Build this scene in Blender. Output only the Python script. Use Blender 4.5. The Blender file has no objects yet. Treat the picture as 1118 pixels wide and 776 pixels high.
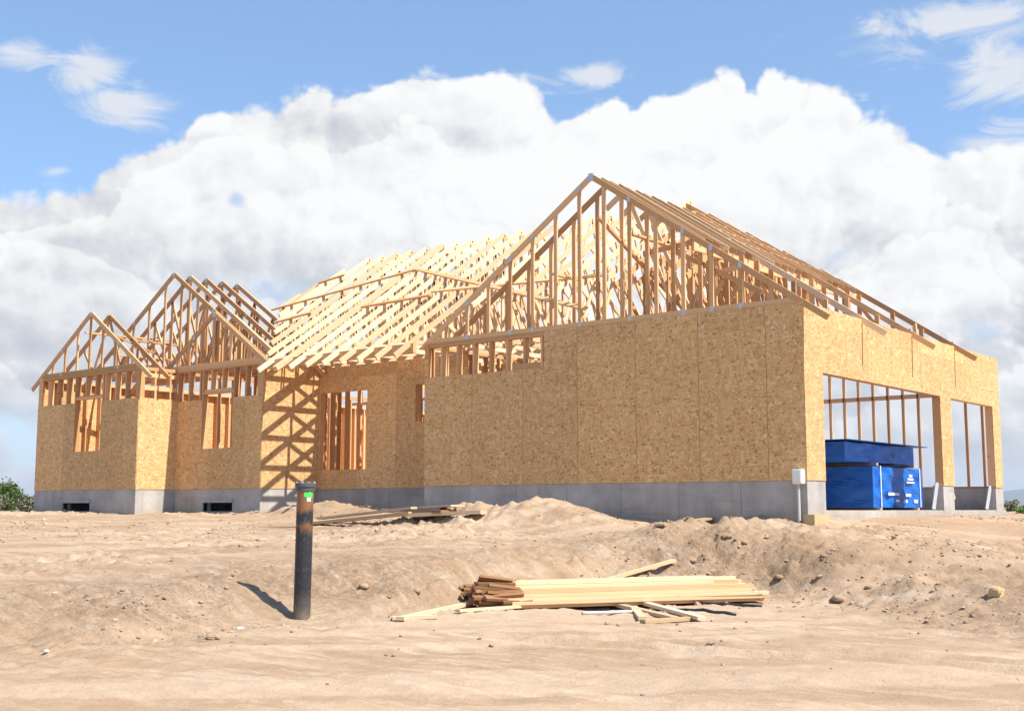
import bpy, math, random
import numpy as np
from mathutils import Vector, Matrix
random.seed(7); rng = np.random.default_rng(11)
scene = bpy.context.scene
COL = scene.collection
R = math.radians

# ------------------------------------------------------------------ frame
# house axes: +X = outward of the garage door wall, +Y = depth behind the front walls
EYE = 1.15
CAM = np.array([8.24, -17.38, EYE])
RX, RY = 0.7785, 0.6277          # camera right, horizontal
FX, FY = -0.6277, 0.7785         # camera forward, horizontal
FT = EYE + 0.43                  # foundation top
WH = 2.75                        # wall height
P = FT + WH                      # top of plates
SLAB = EYE - 0.03
PITCH = 0.675

def wp(r, f, z=0.0):
    return Vector((CAM[0] + r*RX + f*FX, CAM[1] + r*RY + f*FY, z))

# ------------------------------------------------------------------ numpy noise
def vnoise(x, y, seed=0):
    xi = np.floor(x).astype(np.int64); yi = np.floor(y).astype(np.int64)
    xf = x - xi; yf = y - yi
    u = xf*xf*xf*(xf*(xf*6-15)+10); v = yf*yf*yf*(yf*(yf*6-15)+10)
    def h(a, b):
        n = (a*374761393 + b*668265263 + seed*982451653) & 0xffffffff
        n = ((n ^ (n >> 13)) * 1274126177) & 0xffffffff
        n = ((n ^ (n >> 16)) * 2246822519) & 0xffffffff
        return ((n ^ (n >> 15)) & 0xffff) / 65535.0
    return (h(xi, yi)*(1-u)*(1-v) + h(xi+1, yi)*u*(1-v) + h(xi, yi+1)*(1-u)*v + h(xi+1, yi+1)*u*v)*2-1
def fbm(x, y, o=4, seed=0, gain=.5):
    s = np.zeros_like(x); a = 1.0
    for i in range(o):
        s += a*vnoise(x, y, seed+i*17); x = x*2.03+3.1; y = y*2.03-1.7; a *= gain
    return s
def sstep(a, b, x):
    t = np.clip((x-a)/(b-a), 0, 1); return t*t*(3-2*t)

# ------------------------------------------------------------------ terrain height
PXC = np.array([-400, 0, 150, 330, 430, 560, 700, 830, 900, 1000, 1118, 1500])
TOE = np.array([10.2, 10.4, 10.9, 13.1, 13.2, 15.3, 15.9, 15.8, 14.8, 13.1, 12.0, 11.0])
BNK = np.array([.25, .28, .34, .50, .50, .50, .48, .44, .38, .32, .28, .25])
BW  = np.array([2.6, 2.4, 2.2, 1.7, 2.0, 1.8, 1.9, 2.1, 2.6, 3.0, 3.2, 3.2])
HSF = np.array([27, 27, 28, 27, 24.5, 23, 21, 19.4, 19.5, 22, 25, 26])
def terrain(x, y, detail=True):
    x = np.asarray(x, float); y = np.asarray(y, float)
    dx = x-CAM[0]; dy = y-CAM[1]
    r = dx*RX + dy*RY; f = dx*FX + dy*FY
    ff = np.maximum(f, 3.0)
    px = np.clip(559 + 1344*r/ff, -400, 1500)
    w1 = fbm(x*.55, y*.55, 3, 5)
    T = np.interp(px, PXC, TOE) + .35*w1
    W = np.interp(px, PXC, BW); zb = np.interp(px, PXC, BNK); H = np.interp(px, PXC, HSF)
    b1 = sstep(0, 1, (ff-T)/W)
    b2 = np.clip((ff-T)/(H-T), 0, 1); b2 = b2*b2*(3-2*b2)*.5 + b2*.5
    pad = EYE - .13 - .10*sstep(-2, 6, x)
    z = zb*b1 + (pad-zb)*b2
    # ground falls away gently beyond the right-hand end of the house
    far = np.sqrt((x+8)**2+(y-5)**2)
    z = z - .55*sstep(0, 14, x-2.2)*sstep(-9, 4, y)
    z = z + .35*sstep(2, 40, -x-22)*0
    def mound(cx, cy, sx, sy, h, ang=0):
        c, s = math.cos(ang), math.sin(ang)
        X = (x-cx)*c+(y-cy)*s; Y = -(x-cx)*s+(y-cy)*c
        return h*np.exp(-(X/sx)**2-(Y/sy)**2)
    m = 0
    m = m + mound(-4.0, -1.45, 1.25, .75, .40)        # heap against the garage side wall
    m = m + mound(-5.6, -1.6, 1.0, .6, .16)
    m = m + mound(-10.4, -.35, 1.7, .8, .28)
    m = m + mound(-13.2, -1.9, 1.0, .6, .10)
    m = m + mound(-.35, -1.8, 1.1, .75, .27)
    m = m + mound(-1.0, -2.3, .9, .6, .12)
    m = m + mound(-19.5, -4.5, 1.2, .6, .10)
    m = m + mound(2.2, -.8, .9, 1.2, .06)
    m = m - mound(-1.9, -.5, .9, .5, .16)
    z = z + m*(1+.13*fbm(x*1.1, y*1.1, 2, 77))
    if not detail: return z
    near = 1 - sstep(26, 60, far)
    band = np.exp(-((ff-T-W*.45)/(W*.65))**2)        # broken ground on the bank
    clump = np.clip(fbm(x*.35+4, y*.35, 2, 31)*.8+.35, 0, 1)
    upper = sstep(0, 2.5, ff-T-W)*.55
    rough = .18 + 1.0*band + upper*clump + .42*np.clip(m*2.2, 0, 1)
    rough = rough * (.55 + .6*clump)
    z = z + near*.022*fbm(x*.9, y*.9, 2, 3)
    bump = fbm(x*2.6, y*2.6, 4, 9)
    z = z + near*rough*.052*bump
    cl = fbm(x*8.5, y*8.5, 3, 21)
    z = z + near*rough*.070*np.maximum(cl-.12, 0)
    c2 = fbm(x*15.5+3, y*15.5, 2, 23); z = z + near*rough*.045*np.maximum(c2-.2, 0)
    rd = 1-np.abs(fbm(x*5.1+7, y*5.1, 3, 29)); z = z - near*rough*.026*(np.maximum(rd, 0)-.5)
    # wheel ruts: long stripes roughly along the camera's right, bending
    a = r*.10 + .5*fbm(x*.11, y*.11, 2, 41)
    v = f*1.05 - a*2.2 + .45*fbm(x*.22, y*.22, 2, 43)
    rut = vnoise(v*1.6, r*.10+9, 51)*.6 + vnoise(v*4.1, r*.22+2, 53)*.4
    z = z + near*(.019*rut + .004*vnoise(v*9.0, r*.5+4, 57) + .006*fbm(x*4, y*4, 3, 59))*(1-.75*np.clip(band, 0, 1))*(1-np.clip(m*3, 0, 1))
    # a pair of crossing tyre tracks on the right foreground
    for off in (0.0, .42):
        d = (f-9.6) + .62*(r-3.2) + .05*(r-3.2)**2 + off + .05*fbm(r, f, 2, 61)
        k = sstep(-1.5, .6, r)*(1-sstep(6.8, 7.6, r))*(1-sstep(11, 13, f))
        z = z - .040*k*np.exp(-(d/.085)**2) + .028*k*np.exp(-((d-.19)/.07)**2)
    for off in (0.0, .55):
        d = (f-16.2) + .50*(r-4.0) + off + .06*fbm(r, f, 2, 63)
        k = sstep(2.2, 3.6, r)*(1-sstep(8, 9, r))
        z = z - .06*k*np.exp(-(d/.16)**2) + .04*k*np.exp(-((d-.32)/.13)**2)
    return z
def gz(x, y):
    return float(terrain(np.array([x]), np.array([y]))[0])
def ground_at(px, row, lo=7.0, hi=30.0):
    """first terrain point under an image direction (used only to look up where things lie)"""
    a = (px-559)/1344.0; k = (row-555)/1344.0
    fs = np.arange(lo, hi, .02); rs = a*fs
    xs = CAM[0]+rs*RX+fs*FX; ys = CAM[1]+rs*RY+fs*FY
    zz = terrain(xs, ys); ray = EYE-k*fs
    i = np.argmax(zz >= ray)
    if zz[i] < ray[i]: i = len(fs)-1
    return Vector((xs[i], ys[i], zz[i])), float(fs[i])

# ------------------------------------------------------------------ node helpers
def newmat(name, rough=.9, spec=.3):
    m = bpy.data.materials.new(name); m.use_nodes = True
    nt = m.node_tree; b = nt.nodes['Principled BSDF']
    b.inputs['Roughness'].default_value = rough
    b.inputs['Specular IOR Level'].default_value = spec
    return m, nt, b
def N(nt, t, **kw):
    n = nt.nodes.new(t)
    for k, v in kw.items():
        if k in n.bl_rna.properties: setattr(n, k, v)
        else: n.inputs[k].default_value = v
    return n
def L(nt, a, b): nt.links.new(a, b)
def math_(nt, op, a, b=None, clamp=False):
    n = nt.nodes.new('ShaderNodeMath'); n.operation = op; n.use_clamp = clamp
    for i, v in enumerate((a, b)):
        if v is None: continue
        if isinstance(v, (int, float)): n.inputs[i].default_value = v
        else: L(nt, v, n.inputs[i])
    return n.outputs[0]
def mix(nt, fac, a, b, mode='MIX'):
    n = nt.nodes.new('ShaderNodeMix'); n.data_type = 'RGBA'; n.blend_type = mode
    for s, v in ((n.inputs['Factor'], fac), (n.inputs['A'], a), (n.inputs['B'], b)):
        if isinstance(v, (int, float)): s.default_value = v
        elif isinstance(v, (tuple, list)): s.default_value = (*v[:3], 1)
        else: L(nt, v, s)
    return n.outputs['Result']
def ramp(nt, fac, stops, interp='LINEAR'):
    n = nt.nodes.new('ShaderNodeValToRGB'); cr = n.color_ramp; cr.interpolation = interp
    while len(cr.elements) < len(stops): cr.elements.new(.5)
    for e, (p, c) in zip(cr.elements, stops):
        e.position = p; e.color = (c, c, c, 1) if isinstance(c, (int, float)) else (*c[:3], 1)
    L(nt, fac, n.inputs[0]); return n.outputs[0]
def noise(nt, vec, scale, detail=3, rough=.5, dist=0):
    n = N(nt, 'ShaderNodeTexNoise', Scale=scale, Detail=detail, Roughness=rough, Distortion=dist)
    if vec is not None: L(nt, vec, n.inputs['Vector'])
    return n.outputs['Fac']
def mapping(nt, vec, scale=(1,1,1), rot=(0,0,0), loc=(0,0,0)):
    n = nt.nodes.new('ShaderNodeMapping'); L(nt, vec, n.inputs['Vector'])
    n.inputs['Scale'].default_value = scale; n.inputs['Rotation'].default_value = rot; n.inputs['Location'].default_value = loc
    return n.outputs[0]
def bump(nt, bsdf, h, strength=.5, dist=.01):
    n = N(nt, 'ShaderNodeBump', Strength=strength, Distance=dist); L(nt, h, n.inputs['Height']); L(nt, n.outputs[0], bsdf.inputs['Normal'])

# ------------------------------------------------------------------ materials
def wood_mat(name, c1, c2, c3):
    m, nt, b = newmat(name, .8, .25)
    uv = nt.nodes.new('ShaderNodeUVMap').outputs[0]
    at = nt.nodes.new('ShaderNodeAttribute'); at.attribute_name = 'rnd'; rnd = at.outputs['Fac']
    g = noise(nt, mapping(nt, uv, (1.2, 45, 1)), 1.0, 4, .6, .6)
    kn = noise(nt, mapping(nt, uv, (5, 16, 1), loc=(3, 5, 0)), 1.0, 1, .5)
    col = mix(nt, ramp(nt, g, [(.3, 0), (.72, 1)]), c1, c2)
    col = mix(nt, ramp(nt, rnd, [(0, 0), (1, .75)]), col, c3)
    col = mix(nt, ramp(nt, kn, [(.70, 0), (.76, .7)]), col, tuple(v*.42 for v in c2))
    v = math_(nt, 'ADD', math_(nt, 'MULTIPLY', rnd, .34), .82)
    cc = nt.nodes.new('ShaderNodeCombineColor'); [L(nt, v, cc.inputs[i]) for i in range(3)]
    col = mix(nt, 1.0, col, cc.outputs[0], 'MULTIPLY')
    L(nt, col, b.inputs['Base Color']); bump(nt, b, g, .25, .003)
    return m
M = {}
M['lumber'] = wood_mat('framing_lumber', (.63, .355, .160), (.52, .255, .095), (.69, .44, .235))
M['pale'] = wood_mat('sunlit_truss_lumber', (.74, .50, .285), (.64, .38, .18), (.80, .61, .40))  # lightened copy of the framing lumber: sunlit brightness put into the colour
M['stack'] = wood_mat('stacked_lumber', (.70, .475, .265), (.58, .325, .14), (.76, .57, .37))
M['end_wood'] = wood_mat('brown_shaded_board_ends', (.30, .15, .065), (.19, .085, .035), (.40, .22, .11))  # end grain brown, deepened by shadows among the ends put into the colour
M['old_wood'] = wood_mat('weathered_scrap_wood', (.60, .42, .24), (.42, .27, .14), (.66, .52, .36))
def osb_mat():
    m, nt, b = newmat('oriented_strand_board', .75, .3)
    uv = nt.nodes.new('ShaderNodeUVMap').outputs[0]
    at = nt.nodes.new('ShaderNodeAttribute'); at.attribute_name = 'rnd'; rnd = at.outputs['Fac']
    warp = N(nt, 'ShaderNodeTexNoise', Scale=9.0, Detail=1); L(nt, uv, warp.inputs['Vector'])
    vm = nt.nodes.new('ShaderNodeVectorMath'); vm.operation = 'MULTIPLY_ADD'
    L(nt, warp.outputs['Color'], vm.inputs[0]); vm.inputs[1].default_value = (.05, .05, 0); L(nt, uv, vm.inputs[2])
    w = vm.outputs[0]
    def flakes(sx, sy, rot, off):
        v = N(nt, 'ShaderNodeTexVoronoi', Scale=1.0); v.feature = 'F1'
        L(nt, mapping(nt, w, (sx, sy, 1), (0, 0, rot), (off, off*.7, 0)), v.inputs['Vector'])
        s = nt.nodes.new('ShaderNodeSeparateColor'); L(nt, v.outputs['Color'], s.inputs[0]); return s.outputs
    A = flakes(10, 32, .35, 1.3); B = flakes(30, 9, .25, 5.1); C = flakes(12, 28, -.8, 9.7); D = flakes(30, 40, .5, 2.2)
    sel = noise(nt, w, 24, 2, .6)
    t = mix(nt, ramp(nt, sel, [(.47, 0), (.5, 1)]), A[0], B[0])
    t = mix(nt, ramp(nt, D[1], [(.62, 0), (.66, 1)]), t, C[0])
    col = ramp(nt, t, [(0, (.46, .235, .090)), (.13, (.575, .320, .128)), (.50, (.67, .390, .162)), (.80, (.735, .465, .225)), (1, (.81, .58, .33))])
    lo = noise(nt, uv, 1.6, 4, .6)
    col = mix(nt, ramp(nt, lo, [(.3, .0), (.75, .35)]), col, (.56, .315, .130))
    dk = ramp(nt, D[2], [(.0, 1), (.030, 1), (.04, 0), (1, 0)])
    col = mix(nt, math_(nt, 'MULTIPLY', dk, .60), col, (.20, .11, .045))
    v = math_(nt, 'ADD', math_(nt, 'MULTIPLY', rnd, .22), .87)
    cc = nt.nodes.new('ShaderNodeCombineColor'); [L(nt, v, cc.inputs[i]) for i in range(3)]
    col = mix(nt, 1.0, col, cc.outputs[0], 'MULTIPLY')
    L(nt, col, b.inputs['Base Color']); bump(nt, b, t, .3, .003)
    return m
M['osb'] = osb_mat()
def conc_mat():
    m, nt, b = newmat('cast_concrete', .9, .25)
    o = nt.nodes.new('ShaderNodeTexCoord').outputs['Object']
    a = noise(nt, o, 1.3, 5, .65); s = noise(nt, mapping(nt, o, (5, 5, .5)), 1.0, 4, .6); f = noise(nt, o, 40, 3, .6)
    col = ramp(nt, a, [(.32, (.27, .24, .21)), (.68, (.52, .475, .42))])
    col = mix(nt, ramp(nt, s, [(.5, 0), (.72, .45)]), col, (.50, .49, .47))
    col = mix(nt, ramp(nt, s, [(.25, .5), (.42, 0)]), col, (.20, .195, .19))
    col = mix(nt, .25, col, ramp(nt, f, [(.3, .25), (.7, .5)]))
    sx = nt.nodes.new('ShaderNodeSeparateXYZ'); L(nt, nt.nodes.new('ShaderNodeNewGeometry').outputs['Position'], sx.inputs[0])
    spl = math_(nt, 'ADD', math_(nt, 'MULTIPLY', math_(nt, 'SUBTRACT', 1.22, sx.outputs[2]), 3.0), math_(nt, 'MULTIPLY', math_(nt, 'SUBTRACT', noise(nt, o, 3.5, 5, .7), .5), 2.2))
    col = mix(nt, ramp(nt, spl, [(0, 0), (.9, .7)]), col, (.36, .27, .18))
    ln = noise(nt, mapping(nt, o, (.8, .8, 9)), 1.0, 3, .5)
    col = mix(nt, ramp(nt, ln, [(.60, 0), (.66, .35)]), col, (.23, .215, .20))
    L(nt, col, b.inputs['Base Color']); bump(nt, b, f, .3, .004)
    return m
M['concrete'] = conc_mat()
def dirt_mat():
    m, nt, b = newmat('dry_dirt', .97, .08)
    geo = nt.nodes.new('ShaderNodeNewGeometry'); o = geo.outputs['Position']
    at = nt.nodes.new('ShaderNodeAttribute'); at.attribute_name = 'rough'; rg = at.outputs['Fac']
    at2 = nt.nodes.new('ShaderNodeAttribute'); at2.attribute_name = 'far'; far = at2.outputs['Fac']
    big = noise(nt, o, .28, 4, .6); mid = noise(nt, o, 1.7, 6, .62, .4); fine = noise(nt, o, 16, 6, .7)
    grit = noise(nt, o, 75, 3, .7)
    st = noise(nt, mapping(nt, o, (.55, 5.5, 1), (0, 0, -R(36))), 1.0, 5, .6, .5)   # drag marks along the tracks
    col = ramp(nt, mid, [(.28, (.325, .213, .132)), (.50, (.405, .280, .180)), (.74, (.475, .348, .236))])
    col = mix(nt, ramp(nt, st, [(.50, 0), (.66, .8)]), col, (.54, .42, .31))
    col = mix(nt, ramp(nt, st, [(.32, .75), (.44, 0)]), col, (.325, .215, .130))
    col = mix(nt, ramp(nt, big, [(.40, .0), (.62, .6)]), col, (.365, .243, .150))
    col = mix(nt, math_(nt, 'MULTIPLY', rg, ramp(nt, fine, [(.35, .8), (.62, 0)])), col, (.215, .140, .085))
    col = mix(nt, ramp(nt, grit, [(.30, .30), (.45, 0)]), col, (.27, .18, .12))
    col = mix(nt, ramp(nt, grit, [(.62, 0), (.74, .35)]), col, (.54, .43, .31))
    at3 = nt.nodes.new('ShaderNodeAttribute'); at3.attribute_name = 'track'
    col = mix(nt, math_(nt, 'MULTIPLY', at3.outputs['Fac'], .42), col, (.54, .405, .285))
    fg = mix(nt, ramp(nt, noise(nt, o, .03, 4, .6), [(.4, 0), (.6, 1)]), (.10, .13, .05), (.28, .24, .13))
    col = mix(nt, far, col, fg)
    L(nt, col, b.inputs['Base Color'])
    h = math_(nt, 'ADD', math_(nt, 'MULTIPLY', fine, 1.0), math_(nt, 'MULTIPLY', grit, .35))
    h = math_(nt, 'MULTIPLY', h, math_(nt, 'ADD', math_(nt, 'MULTIPLY', rg, .8), .55))
    bump(nt, b, h, .9, .035)
    return m
M['dirt'] = dirt_mat()
def clod_mat():
    m, nt, b = newmat('dirt_clod', .97, .05)
    at = nt.nodes.new('ShaderNodeAttribute'); at.attribute_name = 'rnd'
    o = nt.nodes.new('ShaderNodeNewGeometry').outputs['Position']
    col = ramp(nt, at.outputs['Fac'], [(0, (.25, .165, .105)), (.45, (.40, .28, .185)), (.85, (.46, .34, .235)), (1, (.52, .42, .32))])
    col = mix(nt, ramp(nt, noise(nt, o, 45, 3, .6), [(.35, .4), (.6, 0)]), col, (.25, .17, .11))
    L(nt, col, b.inputs['Base Color']); return m
M['clod'] = clod_mat()
def plain(name, c, rough=.6, spec=.4, metal=0, var=.12, sc=8):
    m, nt, b = newmat(name, rough, spec); b.inputs['Metallic'].default_value = metal
    o = nt.nodes.new('ShaderNodeTexCoord').outputs['Object']
    n = noise(nt, o, sc, 4, .6)
    L(nt, mix(nt, n, tuple(v*(1-var) for v in c), tuple(min(1, v*(1+var)) for v in c)), b.inputs['Base Color'])
    return m
M['plate'] = plain('galvanised_plate', (.55, .58, .62), .45, .5, .6)
M['blue'] = plain('blue_wrap', (.004, .115, .48), .45, .5, 0, .10, 4)
M['white'] = plain('white_plastic', (.80, .80, .78), .5, .4, 0, .04)
M['grey_pvc'] = plain('grey_conduit', (.46, .47, .48), .5, .4, 0, .06)
M['black_pvc'] = plain('black_plastic', (.03, .03, .032), .45, .4, 0, .2)
M['green'] = plain('green_paint', (.06, .68, .10), .5, .4, 0, .2, 30)
M['osb_edge'] = M['lumber']
M['bronze'] = plain('brown_block', (.50, .36, .19), .85, .2, 0, .15, 12)
def pipe_mat():
    m, nt, b = newmat('rusty_black_steel', .42, .5); b.inputs['Metallic'].default_value = .25
    o = nt.nodes.new('ShaderNodeTexCoord').outputs['Object']
    sep = nt.nodes.new('ShaderNodeSeparateXYZ'); L(nt, o, sep.inputs[0]); z = sep.outputs[2]
    n = noise(nt, mapping(nt, o, (9, 9, 3.0)), 1.0, 5, .65)
    zz = math_(nt, 'MULTIPLY', z, 1/1.45)
    up = ramp(nt, zz, [(0, .10), (.30, .05), (.33, .30), (.36, .05), (.55, .10), (.66, .42), (.72, .2), (.82, .55), (1, .62)])
    f = ramp(nt, math_(nt, 'ADD', n, math_(nt, 'SUBTRACT', up, .35)), [(.46, 0), (.62, 1)])
    col = mix(nt, f, (.028, .027, .030), (.27, .12, .05))
    d = noise(nt, o, 30, 4, .7)
    col = mix(nt, ramp(nt, d, [(.55, 0), (.75, .5)]), col, (.19, .175, .165))
    low = ramp(nt, zz, [(0, .75), (.10, .35), (.2, 0)])
    col = mix(nt, math_(nt, 'MULTIPLY', low, noise(nt, o, 12, 4)), col, (.42, .32, .23))
    L(nt, col, b.inputs['Base Color']); bump(nt, b, d, .2, .002); return m
M['pipe'] = pipe_mat()
def leaf_mat(name, c1, c2):
    m, nt, b = newmat(name, .7, .2)
    at = nt.nodes.new('ShaderNodeAttribute'); at.attribute_name = 'rnd'
    L(nt, mix(nt, at.outputs['Fac'], c1, c2), b.inputs['Base Color']); return m
M['leaf'] = leaf_mat('green_leaves', (.06, .11, .025), (.13, .19, .06))
M['sage'] = leaf_mat('sage_leaves', (.13, .15, .09), (.24, .24, .17))
M['grass'] = leaf_mat('grass_blades', (.05, .13, .02), (.12, .22, .05))
M['bark'] = plain('brown_bark', (.12, .08, .05), .9, .1)

# ------------------------------------------------------------------ mesh builder
class MB:
    def __init__(s): s.v=[]; s.f=[]; s.uv=[]; s.r=[]
    def hexa(s, c, lens, rnd=None, uvoff=None):
        """c: 8 corners (bottom 4 then top 4); local axis 0 is the length"""
        rnd = random.random() if rnd is None else rnd
        b = len(s.v); s.v += [tuple(p) for p in c]; s.r += [rnd]*8
        o = uvoff if uvoff else (random.random()*20, random.random()*20)
        for q, (la, lb) in (((0,3,2,1),(1,0)), ((4,5,6,7),(0,1)), ((0,1,5,4),(0,2)), ((1,2,6,5),(1,2)), ((2,3,7,6),(0,2)), ((3,0,4,7),(1,2))):
            s.f.append(tuple(b+i for i in q))
            A, B = lens[la], lens[lb]
            s.uv += [(o[0], o[1]), (o[0]+A, o[1]), (o[0]+A, o[1]+B), (o[0], o[1]+B)]
    def box(s, x0, x1, y0, y1, z0, z1, rnd=None, osb=None):
        c = [(x0,y0,z0),(x1,y0,z0),(x1,y1,z0),(x0,y1,z0),(x0,y0,z1),(x1,y0,z1),(x1,y1,z1),(x0,y1,z1)]
        s.hexa(c, (x1-x0, y1-y0, z1-z0), rnd)
    def beam(s, p0, p1, w, t, nrm, rnd=None, e0=0, e1=0):
        """square-cut board from p0 to p1; w across (perpendicular to nrm), t along nrm"""
        p0 = Vector(p0); p1 = Vector(p1); d = (p1-p0); l = d.length; d.normalize()
        n = Vector(nrm); n = (n - d*n.dot(d)).normalized(); u = n.cross(d)
        p0 = p0-d*e0; p1 = p1+d*e1
        c = []
        for sn in (-1, 1):
            c += [p0-u*w/2+n*sn*t/2, p1-u*w/2+n*sn*t/2, p1+u*w/2+n*sn*t/2, p0+u*w/2+n*sn*t/2]
        # uv: along the length, across
        s.hexa(c, (l, w, t), rnd)
    def build(s, name, mat, parent=None, smooth=False):
        me = bpy.data.meshes.new(name); me.from_pydata(s.v, [], s.f)
        if s.uv and len(s.uv) == len(me.loops):
            uvl = me.uv_layers.new(name='UVMap'); uvl.data.foreach_set('uv', np.array(s.uv, dtype=np.float32).ravel())
        a = me.attributes.new('rnd', 'FLOAT', 'POINT'); a.data.foreach_set('value', np.array(s.r, dtype=np.float32))
        me.materials.append(mat)
        if smooth: me.shade_smooth()
        o = bpy.data.objects.new(name, me); COL.objects.link(o)
        if parent: 
            o.parent = parent
            o.matrix_parent_inverse = PINV.get(parent.name, Matrix())
        return o
PINV = {}
def tag(o, label=None, cat=None, group=None, kind=None):
    if label: o['label'] = label
    if cat: o['category'] = cat
    if group: o['group'] = group
    if kind: o['kind'] = kind
    return o
def empty(name, loc=(0,0,0), rz=0):
    e = bpy.data.objects.new(name, None); COL.objects.link(e); e.location = loc; e.rotation_euler = (0,0,rz); e.empty_display_size = .2
    return e
def tube(pts, radii, seg=20, caps=True, uvlen=True):
    mb = MB(); n = len(pts)
    pts = [Vector(p) for p in pts]
    for i, (p, rr) in enumerate(zip(pts, radii)):
        d = (pts[min(i+1, n-1)]-pts[max(i-1, 0)]).normalized()
        a = Vector((0,0,1)) if abs(d.z) < .9 else Vector((1,0,0))
        u = d.cross(a).normalized(); w = d.cross(u)
        for k in range(seg):
            t = 2*math.pi*k/seg; q = p + u*math.cos(t)*rr + w*math.sin(t)*rr
            mb.v.append(tuple(q)); mb.r.append(.5)
    for i in range(n-1):
        for k in range(seg):
            a = i*seg+k; b = i*seg+(k+1) % seg
            mb.f.append((a, b, b+seg, a+seg)); mb.uv += [(0,0),(1,0),(1,1),(0,1)]
    if caps:
        mb.f.append(tuple(reversed(range(seg)))); mb.f.append(tuple(range((n-1)*seg, n*seg))); mb.uv += [(0,0)]*2*seg
    return mb

# ================================================================== SETTING: ground
def axis(lo, hi, step, out_lo, out_hi, g=1.12):
    a = list(np.arange(lo, hi+1e-6, step)); s = step; x = hi
    while x < out_hi: s *= g; x += s; a.append(x)
    s = step; x = lo; b = []
    while x > out_lo: s *= g; x -= s; b.append(x)
    return np.array(b[::-1]+a)
GX = axis(-21, 13.5, .045, -5000, 5000); GY = axis(-14.5, 1.5, .045, -5000, 5000, 1.10)
XX, YY = np.meshgrid(GX, GY)
ZZ = terrain(XX, YY)
nx, ny = len(GX), len(GY)
me = bpy.data.meshes.new('ground')
me.vertices.add(nx*ny); me.vertices.foreach_set('co', np.stack([XX, YY, ZZ], -1).astype(np.float32).ravel())
ii = (np.arange(ny-1)[:, None]*nx + np.arange(nx-1)[None, :]).ravel()
quads = np.stack([ii, ii+1, ii+nx+1, ii+nx], -1).astype(np.int32)
me.loops.add(quads.size); me.polygons.add(len(quads))
me.loops.foreach_set('vertex_index', quads.ravel())
me.polygons.foreach_set('loop_start', np.arange(0, quads.size, 4, dtype=np.int32))
me.update(calc_edges=True); me.shade_smooth()
dx = XX-CAM[0]; dy = YY-CAM[1]; rr_ = dx*RX+dy*RY; ff_ = np.maximum(dx*FX+dy*FY, 3)
pxx = np.clip(559+1344*rr_/ff_, -400, 1500)
Tt = np.interp(pxx, PXC, TOE); Ww = np.interp(pxx, PXC, BW)
rough_a = np.clip(.10 + .8*np.exp(-((ff_-Tt-Ww*.5)/(Ww*.8))**2) + .30*sstep(0, 2, ff_-Tt-Ww), 0, 1)
rough_a *= np.clip(.6+.6*fbm(XX*.4, YY*.4, 3, 90), .15, 1.2)
far_a = sstep(34, 60, np.sqrt((XX+5)**2+(YY-0)**2)+6*fbm(XX*.05, YY*.05, 2, 8))
a_ = rr_*.10 + .5*fbm(XX*.11, YY*.11, 2, 41); v_ = ff_*1.05 - a_*2.2 + .45*fbm(XX*.22, YY*.22, 2, 43)
t1 = vnoise(v_*1.6, rr_*.10+9, 51); t2 = vnoise(v_*3.3+8, rr_*.13+2, 58); t3 = fbm(v_*7, rr_*.6, 2, 66)
track_a = sstep(.05, .55, t1*.6+t2*.6+.12*t3)
for off in (0.0, 1.7):                                    # pale compacted wheel paths sweeping to the right
    dd = ff_-(10.4+off)+.22*rr_-.055*(rr_-1.5)**2+.08*t3
    track_a = np.maximum(track_a, .85*np.exp(-(dd/.22)**2)*sstep(-2, 1, rr_))
track_a *= (1-.7*np.exp(-((ff_-Tt-Ww*.5)/(Ww*.7))**2))
for nm, arr in (('rough', rough_a), ('far', far_a), ('track', track_a)):
    a = me.attributes.new(nm, 'FLOAT', 'POINT'); a.data.foreach_set('value', arr.astype(np.float32).ravel())
me.materials.append(M['dirt'])
g = bpy.data.objects.new('ground', me); COL.objects.link(g); tag(g, kind='structure')

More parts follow.
